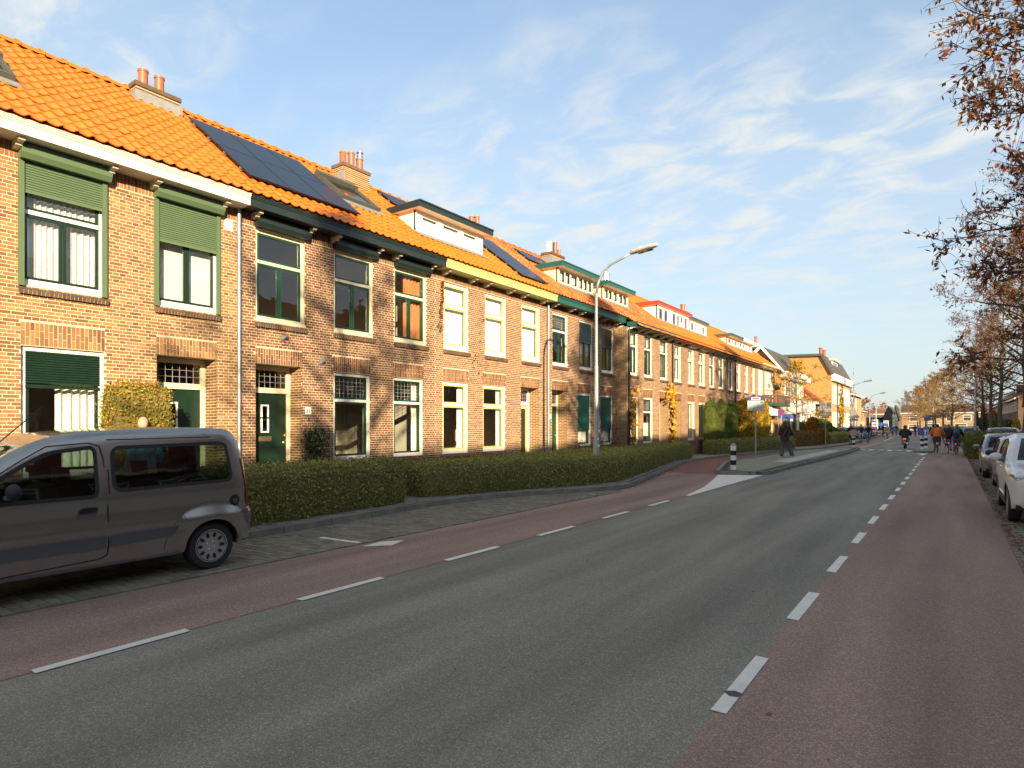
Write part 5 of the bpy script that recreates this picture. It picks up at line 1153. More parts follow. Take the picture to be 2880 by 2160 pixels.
class Car:
    """u: front 0 -> rear L, lateral v, z up. sil = silhouette over the top from front low to rear low."""
    def __init__(s, L_, W_, sil, zb, ax, ra, belt, roofw, rnd=.08, plan=.16, planl=.7, crease=0):
        s.L, s.W, s.zb, s.ax, s.ra, s.belt, s.roofw, s.rnd, s.plan, s.planl = L_, W_, zb, ax, ra, belt, roofw, rnd, plan, planl
        s.crease = crease; s.sil = smooth_curve(sil, 5); s.S = [Vector(p) for p in s.sil]; s.zmax = max(p[1] for p in s.sil)
    def edge(s, u, z):
        p = Vector((u, z)); return min(seg_dist(p, a, b) for a, b in zip(s.S, s.S[1:]))
    def base(s, u, z):
        w_ = s.W/2; f_ = 1
        for d in (u, s.L-u):
            if d < s.planl: f_ -= s.plan*(1-max(0, d)/s.planl)**2.4
        if z > s.belt: f_ *= 1-(1-s.roofw)*((z-s.belt)/(s.zmax-s.belt))**1.15
        else: f_ *= 1-.05*((s.belt-z)/s.belt)**2.2
        if s.crease: w_ += .014*math.exp(-((z-s.crease)/.07)**2)-.010*math.exp(-((z-s.crease-.17)/.10)**2)
        return w_*f_
    def half(s, u, z):
        e = s.edge(u, z); r = s.rnd; w_ = s.base(u, z)
        if e < r: w_ -= (r-math.sqrt(max(0, r*r-(r-e)**2)))
        return w_
    def outline(s):
        pts = list(s.sil); b = []
        u = s.sil[-1][0]
        for ax in sorted(s.ax, reverse=True):
            b.append((ax+s.ra, s.zb))
            for i in range(1, 12): a = pi*i/12; b.append((ax+s.ra*cos(a), s.zb+max(0,(s.ra+.02))*sin(a)+.02))
            b.append((ax-s.ra, s.zb))
        return pts+b
    def side(s, holes, sg, grid=.12):
        O = s.outline(); V = [Vector(p) for p in O]; E_ = [(i, (i+1) % len(O)) for i in range(len(O))]
        for h_ in holes:
            n = len(V); V += [Vector(p) for p in h_]; E_ += [(n+i, n+(i+1) % len(h_)) for i in range(len(h_))]
        nx, nz = int(s.L/grid), int(s.zmax/grid*1.4)
        for i in range(1, nx):
            for j in range(1, nz):
                p = Vector((s.L*i/nx, s.zmax*j/nz))
                if inpoly(p.x, p.y, O) and s.edge(p.x, p.y) > .02: V.append(p)
        # extra rows near the shoulder for a round edge
        for a, b in zip(s.S, s.S[1:]):
            d = (b-a).normalized(); nn = Vector((d.y, -d.x))
            for k in (.02, .05): q = (a+b)/2+nn*k
            if inpoly(q.x, q.y, O): V.append(q)
        vo, eo, fo, *_ = delaunay_2d_cdt(V, E_, [], 0, 1e-5)
        b = MB(); b.v = [(q.x, sg*s.half(q.x, q.y), q.y) for q in vo]; 
        for f_ in fo:
            cx_ = sum(vo[i].x for i in f_)/len(f_); cz = sum(vo[i].y for i in f_)/len(f_)
            if inpoly(cx_, cz, O) and not any(inpoly(cx_, cz, h_) for h_ in holes):
                b.f.append(tuple(f_) if sg < 0 else tuple(reversed(f_))); b.mi.append(0)
        # drop unused vertices
        used = sorted({i for f_ in b.f for i in f_}); mp = {o: n for n, o in enumerate(used)}
        b.v = [b.v[i] for i in used]; b.f = [tuple(mp[i] for i in f_) for f_ in b.f]; return b
    def patch(s, poly, off=.004, sg=1, grid=.1, thick=True):
        V = [Vector(p) for p in poly]; n = len(V); E_ = [(i, (i+1) % n) for i in range(n)]
        x0, x1 = min(p[0] for p in poly), max(p[0] for p in poly); z0, z1 = min(p[1] for p in poly), max(p[1] for p in poly)
        i = x0+grid/2
        while i < x1:
            k = z0+grid/2
            while k < z1:
                if inpoly(i, k, poly): V.append(Vector((i, k)))
                k += grid
            i += grid
        vo, eo, fo, *_ = delaunay_2d_cdt(V, E_, [], 0, 1e-5); b = MB()
        b.v = [(q.x, sg*(s.half(q.x, q.y)+off), q.y) for q in vo]
        for f_ in fo:
            cx_ = sum(vo[i].x for i in f_)/len(f_); cz = sum(vo[i].y for i in f_)/len(f_)
            if inpoly(cx_, cz, poly): b.f.append(tuple(f_) if sg < 0 else tuple(reversed(f_))); b.mi.append(0)
        if thick:
            for i in range(n):
                j = (i+1) % n; (ua, za), (ub, zb_) = poly[i], poly[j]; wa, wb = s.half(ua, za), s.half(ub, zb_)
                b.poly([(ua, sg*(wa-.02), za), (ub, sg*(wb-.02), zb_), (ub, sg*(wb+off), zb_), (ua, sg*(wa+off), za)])
        return b
    def line(s, pts, w_=.008, off=.0025, sg=1, closed=False, b=None):
        b = b or MB(); P = [Vector(p) for p in pts]; P = P+[P[0]] if closed else P
        for a, c in zip(P, P[1:]):
            d = (c-a).normalized() if (c-a).length > 1e-6 else Vector((1,0)); n = Vector((-d.y, d.x))*w_/2; e = d*w_*.3
            k = [a-n-e, c-n+e, c+n+e, a+n-e]; b.poly([(q.x, sg*(s.half(q.x, q.y)+off), q.y) for q in (k if sg < 0 else k[::-1])])
        return b
    def strip(s, k=20, camber=.03):
        rows = []
        for i, p in enumerate(s.S):
            d = (s.S[min(i+1, len(s.S)-1)]-s.S[max(i-1, 0)]).normalized(); n = Vector((-d.y, d.x)); ws = s.half(p.x, p.y)
            rows.append([(p.x+n.x*camber*(1-t*t), ws*t, p.y+n.y*camber*(1-t*t)) for t in [-1+2*j/k for j in range(k+1)]])
        return rows
def wheel(b, t, c, r, w_, sg, style=0):
    """lathed tyre and rim around lateral axis at c"""
    ty = MB(); ty.lathe([(r*.62,-w_/2),(r*.92,-w_/2),(r*.985,-w_*.38),(r,-w_*.2),(r,w_*.2),(r*.985,w_*.38),(r*.92,w_/2),(r*.62,w_/2)], c, (0,sg,0), 28)
    o = ty.build('tyre', M['rubber'], t, smooth=True, angle=35)
    rm = MB(); rm.lathe([(r*.69,w_*.5),(r*.655,w_*.505),(r*.62,w_*.40),(.001,w_*.36)], c, (0,sg,0), 24, ms=[0,0,1])
    rim = rm.build('rim', [M['hubcap'], M['dark'] if style else M['hubcap']], o, smooth=True, angle=35)
    n = 10 if style == 0 else 5; cc = Vector(c)
    for i in range(n):
        a = 2*pi*i/n; d = Vector((cos(a), 0, sin(a))); q = Vector((-sin(a), 0, cos(a))); y = Vector((0, sg, 0))
        if style == 0:
            P = [cc+y*w_*.43+d*(r*.46+r*.115*cos(k*pi/4))+q*r*.075*sin(k*pi/4) for k in range(8)]
            MB().poly(P).build('rim_slot', M['dark'], o)
        else: MB().obox(cc+y*w_*.42+d*r*.33, d*r*.29, q*r*.075, y*w_*.045).build('spoke', M['hubcap'], o)
    for i in range(4 if style == 0 else 0):
        a = pi/4+pi/2*i+.3; MB().ball(cc+Vector((cos(a)*r*.17, sg*w_*.40, sin(a)*r*.17)), r*.045, 6).build('wheel_nut', M['chrome'], o, smooth=True)
    return o
def car(label, loc, rz, paint, P, cat='car', group=None, glassm='car_glass', name='parked_car', lod=0):
    """P: dict with the Car spec, windows, screens (index by u range on silhouette)"""
    c = Car(**P['spec']); t = thing(name, loc, label, cat, group, rz)
    body = None; z0 = P['spec']['zb']
    wins = P['wins']
    for sg in (-1, 1):
        b = c.side(wins if lod < 2 else wins, sg, P.get('grid', .12)); o = b.build('body_side', M[paint], t, smooth=True)
        for wp in wins:
            q = c.patch(wp, -.012, sg, thick=False); q.build('side_window', M[glassm], o, smooth=True)
            g_ = MB(); c.line(wp, .03 if cat != 'van' else .04, .003, sg, True, g_); g_.build('window_seal', M['rubber'], o)
        for ln in P.get('lines', ()): c.line(ln, .010, .007, sg).build('door_seam', M['dark'], o)
        for nm, poly, mm, off in P.get('patches', ()): c.patch(poly, off, sg).build(nm, M[mm], o, smooth=True, angle=40)
    rows = c.strip(camber=P.get('camber', .03)); top = MB(); GL = {}; k = len(rows[0])-1
    for i in range(len(rows)-1):
        um = (c.S[i].x+c.S[i+1].x)/2; zm = (c.S[i].y+c.S[i+1].y)/2
        scr = next((1 for (ua, ub, za) in P['screens'] if ua <= um <= ub and zm > za), 0); bump = next((1 for (ua, ub, za, zc) in P.get('bumps', ()) if ua <= um <= ub and za <= zm <= zc), 0)
        for j in range(k):
            q = [rows[i][j], rows[i][j+1], rows[i+1][j+1], rows[i+1][j]]
            if scr and 0 < j < k-1: GL.setdefault('windscreen' if um < c.L/2 else 'rear_window', MB()).poly(q)
            else: top.poly(q, 1 if bump else 0)
    top.build('body_top', [M[paint], M['trim_plastic']], t, smooth=True)
    for nm, gl in GL.items(): gl.build(nm, M[glassm], t, smooth=True)
    # underside, wheel wells, cabin
    f_ = MB(); f_.box(.12, c.L-.12, -c.W/2+.1, c.W/2-.1, z0+.02, z0+.1); f_.build('underbody', M['dark'], t)
    for ax in c.ax:
        for sg in (-1, 1):
            w_ = MB(); y0, y1 = sg*(c.W/2-.03), sg*(c.W/2-.36)
            for i in range(12):
                a0, a1 = pi*i/12, pi*(i+1)/12; rr = c.ra+.015
                w_.poly([(ax+rr*cos(a0),y0*.985,z0+rr*sin(a0)),(ax+rr*cos(a1),y0*.985,z0+rr*sin(a1)),(ax+rr*cos(a1),y1,z0+rr*sin(a1)),(ax+rr*cos(a0),y1,z0+rr*sin(a0))])
            w_.build('wheel_well', M['dark'], t); wheel(None, t, (ax, sg*(c.W/2-.115), P['wr']), P['wr'], .19, sg, P.get('rim', 1))
    cab = MB(); cab.box(P['cab'][0], P['cab'][1], -c.W/2+.12, c.W/2-.12, z0+.1, z0+.45)
    cab.build('cabin_floor', M['seat_cloth'], t)
    for u in P['seats']:
        for v_ in (-.36, .36):
            s_ = MB(); s_.obox((u, v_, .85), (.07,0,.015), (0,.22,0), (-.09,0,.30)); s_.obox((u+.13 if 0 else u+.10, v_, 1.24), (.05,0,0), (0,.12,0), (-.01,0,.085)); s_.obox((u-.22, v_, .6), (.24,0,0), (0,.23,0), (0,0,.07))
            s_.build('seat', M['seat_cloth'], t)
    if 'wheelp' in P:
        u, v_, z = P['wheelp']; st = MB(); ax_ = Vector((-.75,0,.5)).normalized(); a1 = Vector((0,1,0)); a2 = ax_.cross(a1)
        st.tube([Vector((u,v_,z))+(a1*cos(i*pi/8)+a2*sin(i*pi/8))*.18 for i in range(17)], .014, 6); st.build('steering_wheel', M['dark'], t)
    for mu, mz in (P['mirror'],):
        for sg in (-1, 1):
            w0 = c.half(mu, mz); m_ = MB(); m_.ball((mu, sg*(w0+.13), mz+.06), .1, 8, 0, (.6, 1.1, .8)); m_.build('mirror', M[P.get('mirror_m', paint)], t, smooth=True)
            MB().obox((mu-.01, sg*(w0+.03), mz), (.03,0,0), (0,.06,0), (0,0,.02)).build('mirror_arm', M['trim_plastic'], t)
    # front: lamps, grille, plate, rear lamps
    for ob in P.get('front', ()):
        kind_, a = ob[0], ob[1:]
        if kind_ == 'lamp':
            u, z, v_, hw, hh, mm = a
            for sg in (-1, 1):
                q = MB(); q.ball((u+.06, sg*v_, z), 1, 8, 0, (.12, hw, hh)); q.build('headlight' if u < c.L/2 else 'tail_light', M[mm], t, smooth=True)
        elif kind_ == 'bar':
            u, z, hw, hh, mm, nm = a; q = MB(); q.obox((u+(-.05 if u < 1 else .02), 0, z), (.03,0,0), (0,hw,0), (0,0,hh)); q.build(nm, M[mm], t)
    return t
def polyu(*p): return list(p)
# ---- the grey van (front at small Y). local u -> +Y, lateral v -> -X
van_sil = [(.06,.32),(.0,.42),(-.02,.55),(.03,.72),(.22,.86),(.62,1.0),(.86,1.07),(1.12,1.28),(1.42,1.51),(1.72,1.65),(2.1,1.715),(2.7,1.745),(3.3,1.75),(3.62,1.735),(3.76,1.68),(3.83,1.57),(3.88,1.35),(3.93,1.0),(3.945,.74),(3.985,.70),(3.995,.52),(3.96,.36)]
Y0 = .60       # van front in world Y ; u = Y - Y0
V = lambda *a: [(y-Y0, z) for y, z in a]
van = dict(spec=dict(L_=3.995, W_=1.64, sil=van_sil, zb=.27, ax=(.80,3.39), ra=.335, belt=1.0, roofw=.84, rnd=.09, plan=.13, planl=.55, crease=.66), wr=.292, rim=0, grid=.065, camber=.012,
    wins=[rrect(V((1.62,1.02),(1.70,1.12),(2.12,1.395),(2.32,1.50),(2.70,1.545),(2.735,1.50),(2.735,1.02)), .07), rrect(V((2.90,1.065),(2.90,1.535),(4.13,1.56),(4.20,1.53),(4.255,1.09)), .10)],
    lines=[V((1.55,.98),(1.64,1.12),(2.08,1.43),(2.30,1.565),(2.68,1.595),(2.78,1.56),(2.81,1.43),(2.835,.9),(2.845,.48),(2.83,.38),(2.76,.345),(1.76,.30),(1.52,.42),(1.48,.7),(1.55,.98)), V((2.86,1.625),(4.02,1.64)), V((2.85,1.04),(2.85,1.30))],
    patches=[('rub_strip', rrect(V((1.72,.45),(2.82,.455),(2.82,.59),(1.72,.58)), .02), 'trim_plastic', .016), ('rub_strip', rrect(V((2.865,.455),(3.54,.49),(3.60,.60),(2.865,.59)), .02), 'trim_plastic', .016),
        ('sill_trim', V((1.80,.262),(3.60,.262),(3.60,.285),(1.80,.30)), 'trim_plastic', .006),
        ('rear_bumper', rrect(V((4.33,.345),(4.585,.40),(4.588,.52),(4.575,.70),(4.40,.70),(4.23,.58),(4.34,.5)), .03), 'trim_plastic', .014),
        ('front_bumper', rrect(V((.62,.34),(.62,.62),(.95,.62),(1.03,.5),(1.03,.34)), .03), 'trim_plastic', .014),
        ('tail_light', rrect(V((4.40,1.36),(4.46,1.36),(4.535,.73),(4.475,.73),(4.455,1.0)), .02), 'lamp_red', .012),
        ('handle_cup', rrect(V((2.545,.79),(2.725,.80),(2.735,.90),(2.60,.905),(2.55,.87)), .03), 'trim_plastic', .004),
        ('door_handle', rrect(V((2.56,.852),(2.735,.862),(2.735,.905),(2.62,.912),(2.565,.885)), .02), 'black_metal', .018),
        ('fuel_cap', [(4.29-Y0+.068*cos(i*pi/8), .825+.075*sin(i*pi/8)) for i in range(16)], 'black_metal', .008),
        ('fuel_cap_hub', [(4.29-Y0+.03*cos(i*pi/6), .825+.032*sin(i*pi/6)) for i in range(12)], 'trim_plastic', .022)],
    screens=[(1.0-.12,1.62-.1,1.02),(3.72,3.92,1.05)], bumps=[(-.1,.12,.3,.66),(3.9,4.1,.3,.74)], cab=(1.2,3.75), seats=(1.85,2.95), wheelp=(1.42,.36,1.02), mirror=(1.38,1.08), mirror_m='rubber',
    front=[('lamp',.06,.72,.6,.14,.1,'lamp_clear'),('bar',3.97,.62,.26,.06,'plate_yellow','number_plate'),('bar',0.0,.5,.26,.06,'plate_yellow','number_plate')])
RZ = rad(90)
vn = car('grey compact van with sliding side window and black rub strips parked by the hedge', (-8.235, Y0, .012), RZ, 'paint_van', van, 'van', name='parked_van')
# flared rear wheel arch moulded in body colour, and aerial
cv = Car(**van['spec'])
for sg in (-1,):
    b = MB(); K = 40; JJ = 12; ax = 3.39
    for i in range(K):
        for j in range(JJ):
            def q(ii, jj):
                a = pi*(.02+.96*ii/K); t = jj/JJ; rr = .335+.22*t; off = .034*math.cos(t*pi/2)**1.3+.007; u, z = ax+rr*cos(a)*1.02, .29+rr*sin(a); u = min(u, 3.93); return (u, sg*(cv.half(u, z)+off), z)
            b.poly([q(i,j), q(i+1,j), q(i+1,j+1), q(i,j+1)])
    b.build('arch_flare', M['paint_van'], vn, smooth=True)
MB().tube([(1.25,-.3,1.42),(1.8,-.3,1.98)], .006, 5).build('aerial', M['black_metal'], vn)
MB().tube([(.82,.3,1.10),(1.2,-.35,1.36)], .012, 4).build('wiper', M['black_metal'], vn)
# ---- generic parked cars
hatch_sil = [(.10,.30),(.02,.42),(.0,.56),(.10,.70),(.45,.82),(.95,.92),(1.15,1.0),(1.75,1.36),(2.1,1.45),(2.7,1.475),(3.3,1.43),(3.65,1.30),(3.9,1.05),(4.02,.85),(4.05,.6),(4.0,.34)]
hatch = dict(spec=dict(L_=4.05, W_=1.74, sil=hatch_sil, zb=.24, ax=(.82,3.34), ra=.34, belt=.92, roofw=.79, rnd=.08, plan=.2, planl=.8, crease=.72), wr=.31, grid=.16,
    wins=[rrect([(1.35,.94),(1.85,1.32),(2.32,1.38),(2.36,.96)], .04), rrect([(2.42,.96),(2.40,1.38),(3.0,1.38),(3.42,1.22),(3.50,1.02)], .06)],
    lines=[[(1.3,.90),(1.28,.4),(2.36,.36),(2.4,.95)], [(2.4,.36),(3.0,.42),(3.3,.72),(3.4,.98)]], patches=[('handle', rrect([(2.12,.84),(2.3,.85),(2.3,.88),(2.12,.87)], .01), 'trim_plastic', .02), ('headlight', rrect([(.10,.66),(.45,.74),(.52,.80),(.2,.77),(.09,.72)], .03), 'lamp_clear', .01), ('handle', rrect([(2.98,.86),(3.16,.87),(3.16,.90),(2.98,.89)], .01), 'trim_plastic', .02)],
    screens=[(1.12,1.78,.98),(3.5,3.88,1.06)], bumps=[(-.1,.08,.3,.5)], cab=(1.3,3.6), seats=(2.05,2.95), mirror=(1.5,.98),
    front=[('lamp',.10,.70,.62,.17,.075,'lamp_clear'),('bar',.04,.45,.42,.06,'dark','grille'),('bar',.02,.56,.26,.055,'plate_yellow','number_plate'),('lamp',3.93,.92,.68,.1,.14,'lamp_red')])
suv_sil = [(.10,.32),(.02,.46),(.0,.66),(.08,.86),(.40,.98),(1.0,1.05),(1.22,1.11),(1.8,1.48),(2.2,1.58),(2.9,1.60),(3.55,1.54),(3.95,1.40),(4.2,1.10),(4.32,.9),(4.35,.6),(4.3,.36)]
suv = dict(spec=dict(L_=4.35, W_=1.82, sil=suv_sil, zb=.27, ax=(.86,3.58), ra=.385, belt=1.0, roofw=.81, rnd=.085, plan=.2, planl=.85, crease=.80), wr=.345, grid=.14,
    wins=[rrect([(1.45,1.05),(1.92,1.42),(2.48,1.50),(2.52,1.06)], .04), rrect([(2.58,1.06),(2.56,1.50),(3.3,1.47),(3.72,1.28),(3.74,1.14)], .06)],
    lines=[[(1.38,1.0),(1.36,.45),(2.52,.42),(2.56,1.04)], [(2.56,.42),(3.15,.46),(3.45,.84),(3.6,1.08)]], patches=[('handle', rrect([(2.24,.92),(2.44,.93),(2.44,.96),(2.24,.95)], .01), 'paint_white', .02), ('handle', rrect([(3.2,.95),(3.38,.96),(3.38,.99),(3.2,.98)], .01), 'paint_white', .02),
        ('arch_trim', [(.86+.44*cos(pi*i/12), .29+.44*sin(pi*i/12)) for i in range(13)]+[(.86+.385*cos(pi*i/12), .30+.40*sin(pi*i/12)) for i in range(12,-1,-1)], 'black_metal', .008), ('arch_trim', [(3.58+.44*cos(pi*i/12), .29+.44*sin(pi*i/12)) for i in range(13)]+[(3.58+.385*cos(pi*i/12), .30+.40*sin(pi*i/12)) for i in range(12,-1,-1)], 'black_metal', .008),
        ('sill_trim', [(1.32,.275),(3.12,.275),(3.12,.40),(1.32,.40)], 'black_metal', .01), ('headlight', rrect([(.10,.80),(.42,.86),(.50,.93),(.16,.91),(.08,.86)], .03), 'lamp_clear', .01), ('headlight_core', rrect([(.18,.83),(.40,.875),(.42,.90),(.20,.885)], .02), 'black_metal', .014), ('sill_chrome', [(1.35,.41),(3.1,.41),(3.1,.44),(1.35,.44)], 'chrome', .012)],
    screens=[(1.2,1.85,1.09),(3.7,4.15,1.12)], bumps=[(-.1,.1,.28,.46)], cab=(1.4,3.9), seats=(2.2,3.1), mirror=(1.62,1.10),
    front=[('lamp',.12,.86,.64,.20,.07,'lamp_clear'),('bar',.02,.66,.55,.10,'dark','grille'),('bar',.04,.45,.6,.08,'dark','lower_grille'),('bar',0.0,.54,.26,.055,'plate_yellow','number_plate'),('lamp',4.24,.98,.7,.1,.12,'lamp_red')])
# right-hand side, all facing the viewpoint: front at small Y, u -> +Y
car('white compact SUV with black wheel-arch trim parked on the right', (.84+.91, 14.67-.86, .012), RZ, 'paint_white', suv)
car('brown-grey hatchback with black mirrors parked behind the white SUV', (.98+.87, 20.35-.82, .012), RZ, 'paint_brown', {**hatch, 'mirror_m': 'black_metal'})
car('silver-grey hatchback parked at the end of the right bay', (.86+.87, 26.2-.82, .012), RZ, 'paint_grey', hatch)
car('tall silver family car standing behind the shrub bed', (2.75, 48.0, .01), RZ, 'paint_silver', suv)
car('silver car parked crosswise beyond the shrub bed', (5.6, 53.5, .01), rad(200), 'paint_silver', hatch)
car('dark estate car parked beyond the cyclists', (2.1, 91, .01), RZ, 'paint_black', suv)
car('olive-grey car parked beside the yellow bush', (1.9, 84.5, .01), RZ, 'paint_brown', hatch)
for i, (y, pn, sp_, lb) in enumerate(((106,'paint_black',suv,'black car parked on the right before the bend'),(118,'paint_silver',hatch,'silver car parked on the right at the bend'),(131,'paint_blue',hatch,'blue-grey car parked on the right past the bend'),(146,'paint_silver',suv,'pale car at the far end of the right-hand row'))):
    car(lb, (shift(y)+1.9, y, .01), RZ+.00088*(y-50), pn, sp_)
# left-hand side beyond the island, facing the viewpoint
for i, (y, pn, sp_, lb) in enumerate(((76.5,'paint_blue',hatch,'blue-grey car first in the left row behind the cyclists'),(82.5,'paint_silver',suv,'silver car second in the left row'),(88.5,'paint_white',hatch,'white car third in the left row'),(94.5,'paint_black',suv,'dark car fourth in the left row'),(100.5,'paint_red',hatch,'red car in the left row'),(106.5,'paint_silver',hatch,'silver car behind the red car'),(113,'paint_black',hatch,'dark car far along the left row'))):
    car(lb, (shift(y)-8.6 if i else -9.6, y, .05), RZ+.00088*(y-50), pn, sp_)
# ================================================================ STREET FURNITURE
mat('galv', (.40,.42,.42), .5, .5, var=.25, vscale=5); mat('lamp_head', (.52,.50,.44), .45, .2); mat('reflect_white', (.80,.80,.78), .4); mat('bollard_black', (.012,.012,.013), .45)
mat('sign_blue', (.02,.12,.42), .35); mat('sign_red', (.55,.02,.03), .35); mat('sign_back', (.36,.37,.37), .5, .4, var=.15); mat('sign_navy', (.02,.045,.20), .35); mat('sign_green', (.03,.30,.12), .4); mat('sign_pale', (.50,.53,.52), .4, var=.08, vscale=14)
mat('lamp_on', (.9,.03,.02), .3, emit=.9); mat('poster', (.75,.72,.74), .4); mat('poster_pink', (.5,.16,.26), .4)
def lamp_post(loc, rz, H, arm, label, group=None, s=1.0):
    t = thing('street_lamp', loc, label, 'street lamp', group, rz)
    b = MB(); b.lathe([(.09*s,0),(.09*s,1.2),(.075*s,1.25),(.06*s,H*.55),(.058*s,H*.56),(.048*s,H*.565),(.042*s,H-.5)], (0,0,0), k=12); b.build('pole', M['galv'], t, smooth=True, angle=40)
    P = [(0,0,H-.5),(.05,0,H-.2),(.2,0,H+.12),(.45,0,H+.33),(.8,0,H+.47),(arm,0,H+.58)]; MB().tube(P, [.042*s]*3+[.036*s]*3, 8).build('arm', M['galv'], t, smooth=True)
    h_ = MB(); x, z = arm, H+.6
    prof = [(0,.05,.06,.05),(.08,.10,.10,.06),(.3,.15,.12,.06),(.6,.14,.10,.055),(.78,.09,.07,.05),(.84,.03,.03,.02)]; K = 10; R = []
    for d, w_, up, dn in prof: R.append([(x+d, w_*cos(2*pi*j/K), z+d*.16+(up if sin(2*pi*j/K) > 0 else dn)*sin(2*pi*j/K)) for j in range(K)])
    for A, B_ in zip(R, R[1:]):
        for j in range(K): h_.poly([A[j], A[(j+1) % K], B_[(j+1) % K], B_[j]])
    h_.poly(R[0][::-1]); h_.poly(R[-1]); hd = h_.build('lamp_head', M['lamp_head'], t, smooth=True)
    MB().obox((x+.45,0,z+.02), (.22,0,.035), (0,.10,0), (-.005,0,.03)).build('lamp_glass', M['far_glass'], hd)
    return t
l0 = lamp_post((-8.72,16.55,.12), rad(8), 6.15, 1.05, 'tall grey street lamp standing in the long curving hedge')
for a, z, s_ in ((-.4,1.05,.05),(-.2,1.5,.04),(-.7,1.25,.035)): MB().obox((.092*cos(a),.092*sin(a),z), (.002*cos(a),.002*sin(a),0), (-sin(a)*s_,cos(a)*s_,0), (0,0,s_*.8)).build('sticker', M['plate_white'], l0)
lamp_post((1.58,60,0), rad(178), 6.35, .78, 'street lamp rising above the right-hand shrub bed')
lamp_post((3.05,121,0), rad(178), 5.8, 1.2, 'street lamp among the bare trees on the right')
lamp_post((shift(158)+2.2,158,0), rad(178), 6.0, 1.2, 'small far street lamp in front of the long brick building')
for y, lb in ((73,'street lamp by the left parked row near the triangular sign'),(102,'second street lamp along the left parked row'),(135,'third street lamp along the left side'),(165,'fourth far street lamp on the left'),(195,'fifth far street lamp on the left')): lamp_post((shift(y)-8.3,y,.1), rad(6), 5.6, 1.2, lb)
def bollard(loc, label, H=.9, r=.105, group=None):
    t = thing('bollard', loc, label, 'bollard', group); n = 5; h_ = H/n
    for i in range(n): MB().lathe([(.001,i*h_),(r,i*h_),(r,(i+1)*h_-.003),(.001,(i+1)*h_-.003)], (0,0,0), k=18).build('band', M['reflect_white' if i % 2 == 0 else 'bollard_black'], t, smooth=True, angle=40)
    MB().lathe([(r,H),(r*1.03,H+.01),(r*.9,H+.05),(r*.35,H+.07),(r*.3,H+.10),(.001,H+.11)], (0,0,0), k=18).build('cap', M['galv'], t, smooth=True, angle=40); return t
bollard((-6.58,23.35,.125), 'black and white banded bollard on the tip of the bus stop island')
bollard((-5.92,52.2,.1), 'banded bollard carrying a round no-entry sign')
bollard((-1.58,50.6,.13), 'nearer banded bollard under the blue priority sign'); bollard((-1.42,52.8,.13), 'farther banded bollard on the refuge island')
def disc(b, c, r, y, m=0, k=24, r0=0): b.lathe([(max(r0,.001),0),(r,0)], c, (0,-1,0), k, m)
# round sign back with red rim above the bollard
t = thing('round_sign', (-5.92,52.1,.98), 'round grey sign back with red rim above the bollard', 'sign')
b = MB(); b.lathe([(.001,.004),(.25,.004),(.25,-.01),(.001,-.01)], (0,0,.22), (0,-1,0), 24); b.build('plate', M['sign_back'], t)
b = MB(); b.lathe([(.245,.012),(.285,.012),(.285,-.012),(.245,-.012)], (0,0,.22), (0,-1,0), 24); b.build('rim', M['sign_red'], t); MB().box(-.02,.02,-.02,0,-.02,.42).build('bracket', M['galv'], t)
# blue priority sign with red and white arrows
t = thing('priority_sign', (-1.55,50.45,1.05), 'blue square sign with red down arrow and white up arrow', 'sign')
MB().box(-.3,.3,0,.02,0,.56).build('plate', M['sign_blue'], t); 
b = MB()
for x, z, dx, dz in ((-.3,0,.6,.02),(-.3,.54,.6,.02),(-.3,.02,.02,.52),(.28,.02,.02,.52)): b.box(x,x+dx,-.006,-.001,z,z+dz)
b.build('border', M['reflect_white'], t)
b = MB(); b.poly([(.11,-.005,.07),(.19,-.005,.07),(.19,-.005,.3),(.11,-.005,.3)]); b.poly([(.05,-.005,.3),(.25,-.005,.3),(.15,-.005,.5)]); b.build('up_arrow', M['reflect_white'], t)
b = MB(); b.poly([(-.18,-.005,.5),(-.11,-.005,.5),(-.11,-.005,.26),(-.18,-.005,.26)]); b.poly([(-.06,-.005,.26),(-.23,-.005,.26),(-.145,-.005,.09)]); b.build('down_arrow', M['sign_red'], t)
MB().tube([(0,.06,-.16),(0,.06,.5)], .03, 8).build('post', M['galv'], t)
# bus stop pole
t = thing('bus_stop', (-7.75,31.3,.125), 'bus stop pole with pale timetable panel and navy header', 'bus stop', rz=rad(20))
MB().tube([(0,0,0),(0,0,2.95)], .038, 10).build('pole', M['galv'], t)
pn = MB().box(-.38,.38,-.05,-.02,2.38,3.05).build('panel', M['sign_pale'], t); MB().box(-.38,.38,-.052,-.018,2.86,3.06).build('header', M['sign_navy'], t)
b = MB(); b.box(-.2,.2,-.058,-.053,2.9,3.02); b.build('bus_symbol', M['reflect_white'], t)
b = MB(); b.box(-.17,.17,-.062,-.059,2.94,3.0); b.build('bus_windows', M['ink'], t); MB().box(.2,.36,-.056,-.051,2.76,2.82).build('line_tag', M['sign_green'], t)
b = MB(); r = random.Random(3)
for i in range(9): z = 2.8-i*.04; b.box(-.33,-.33+r.uniform(.2,.6),-.0545,-.051,z-.004,z)
b.box(-.1,-.098,-.0545,-.051,2.42,2.84); b.box(.08,.082,-.0545,-.051,2.42,2.84); b.build('timetable_lines', M['sign_back'], t)
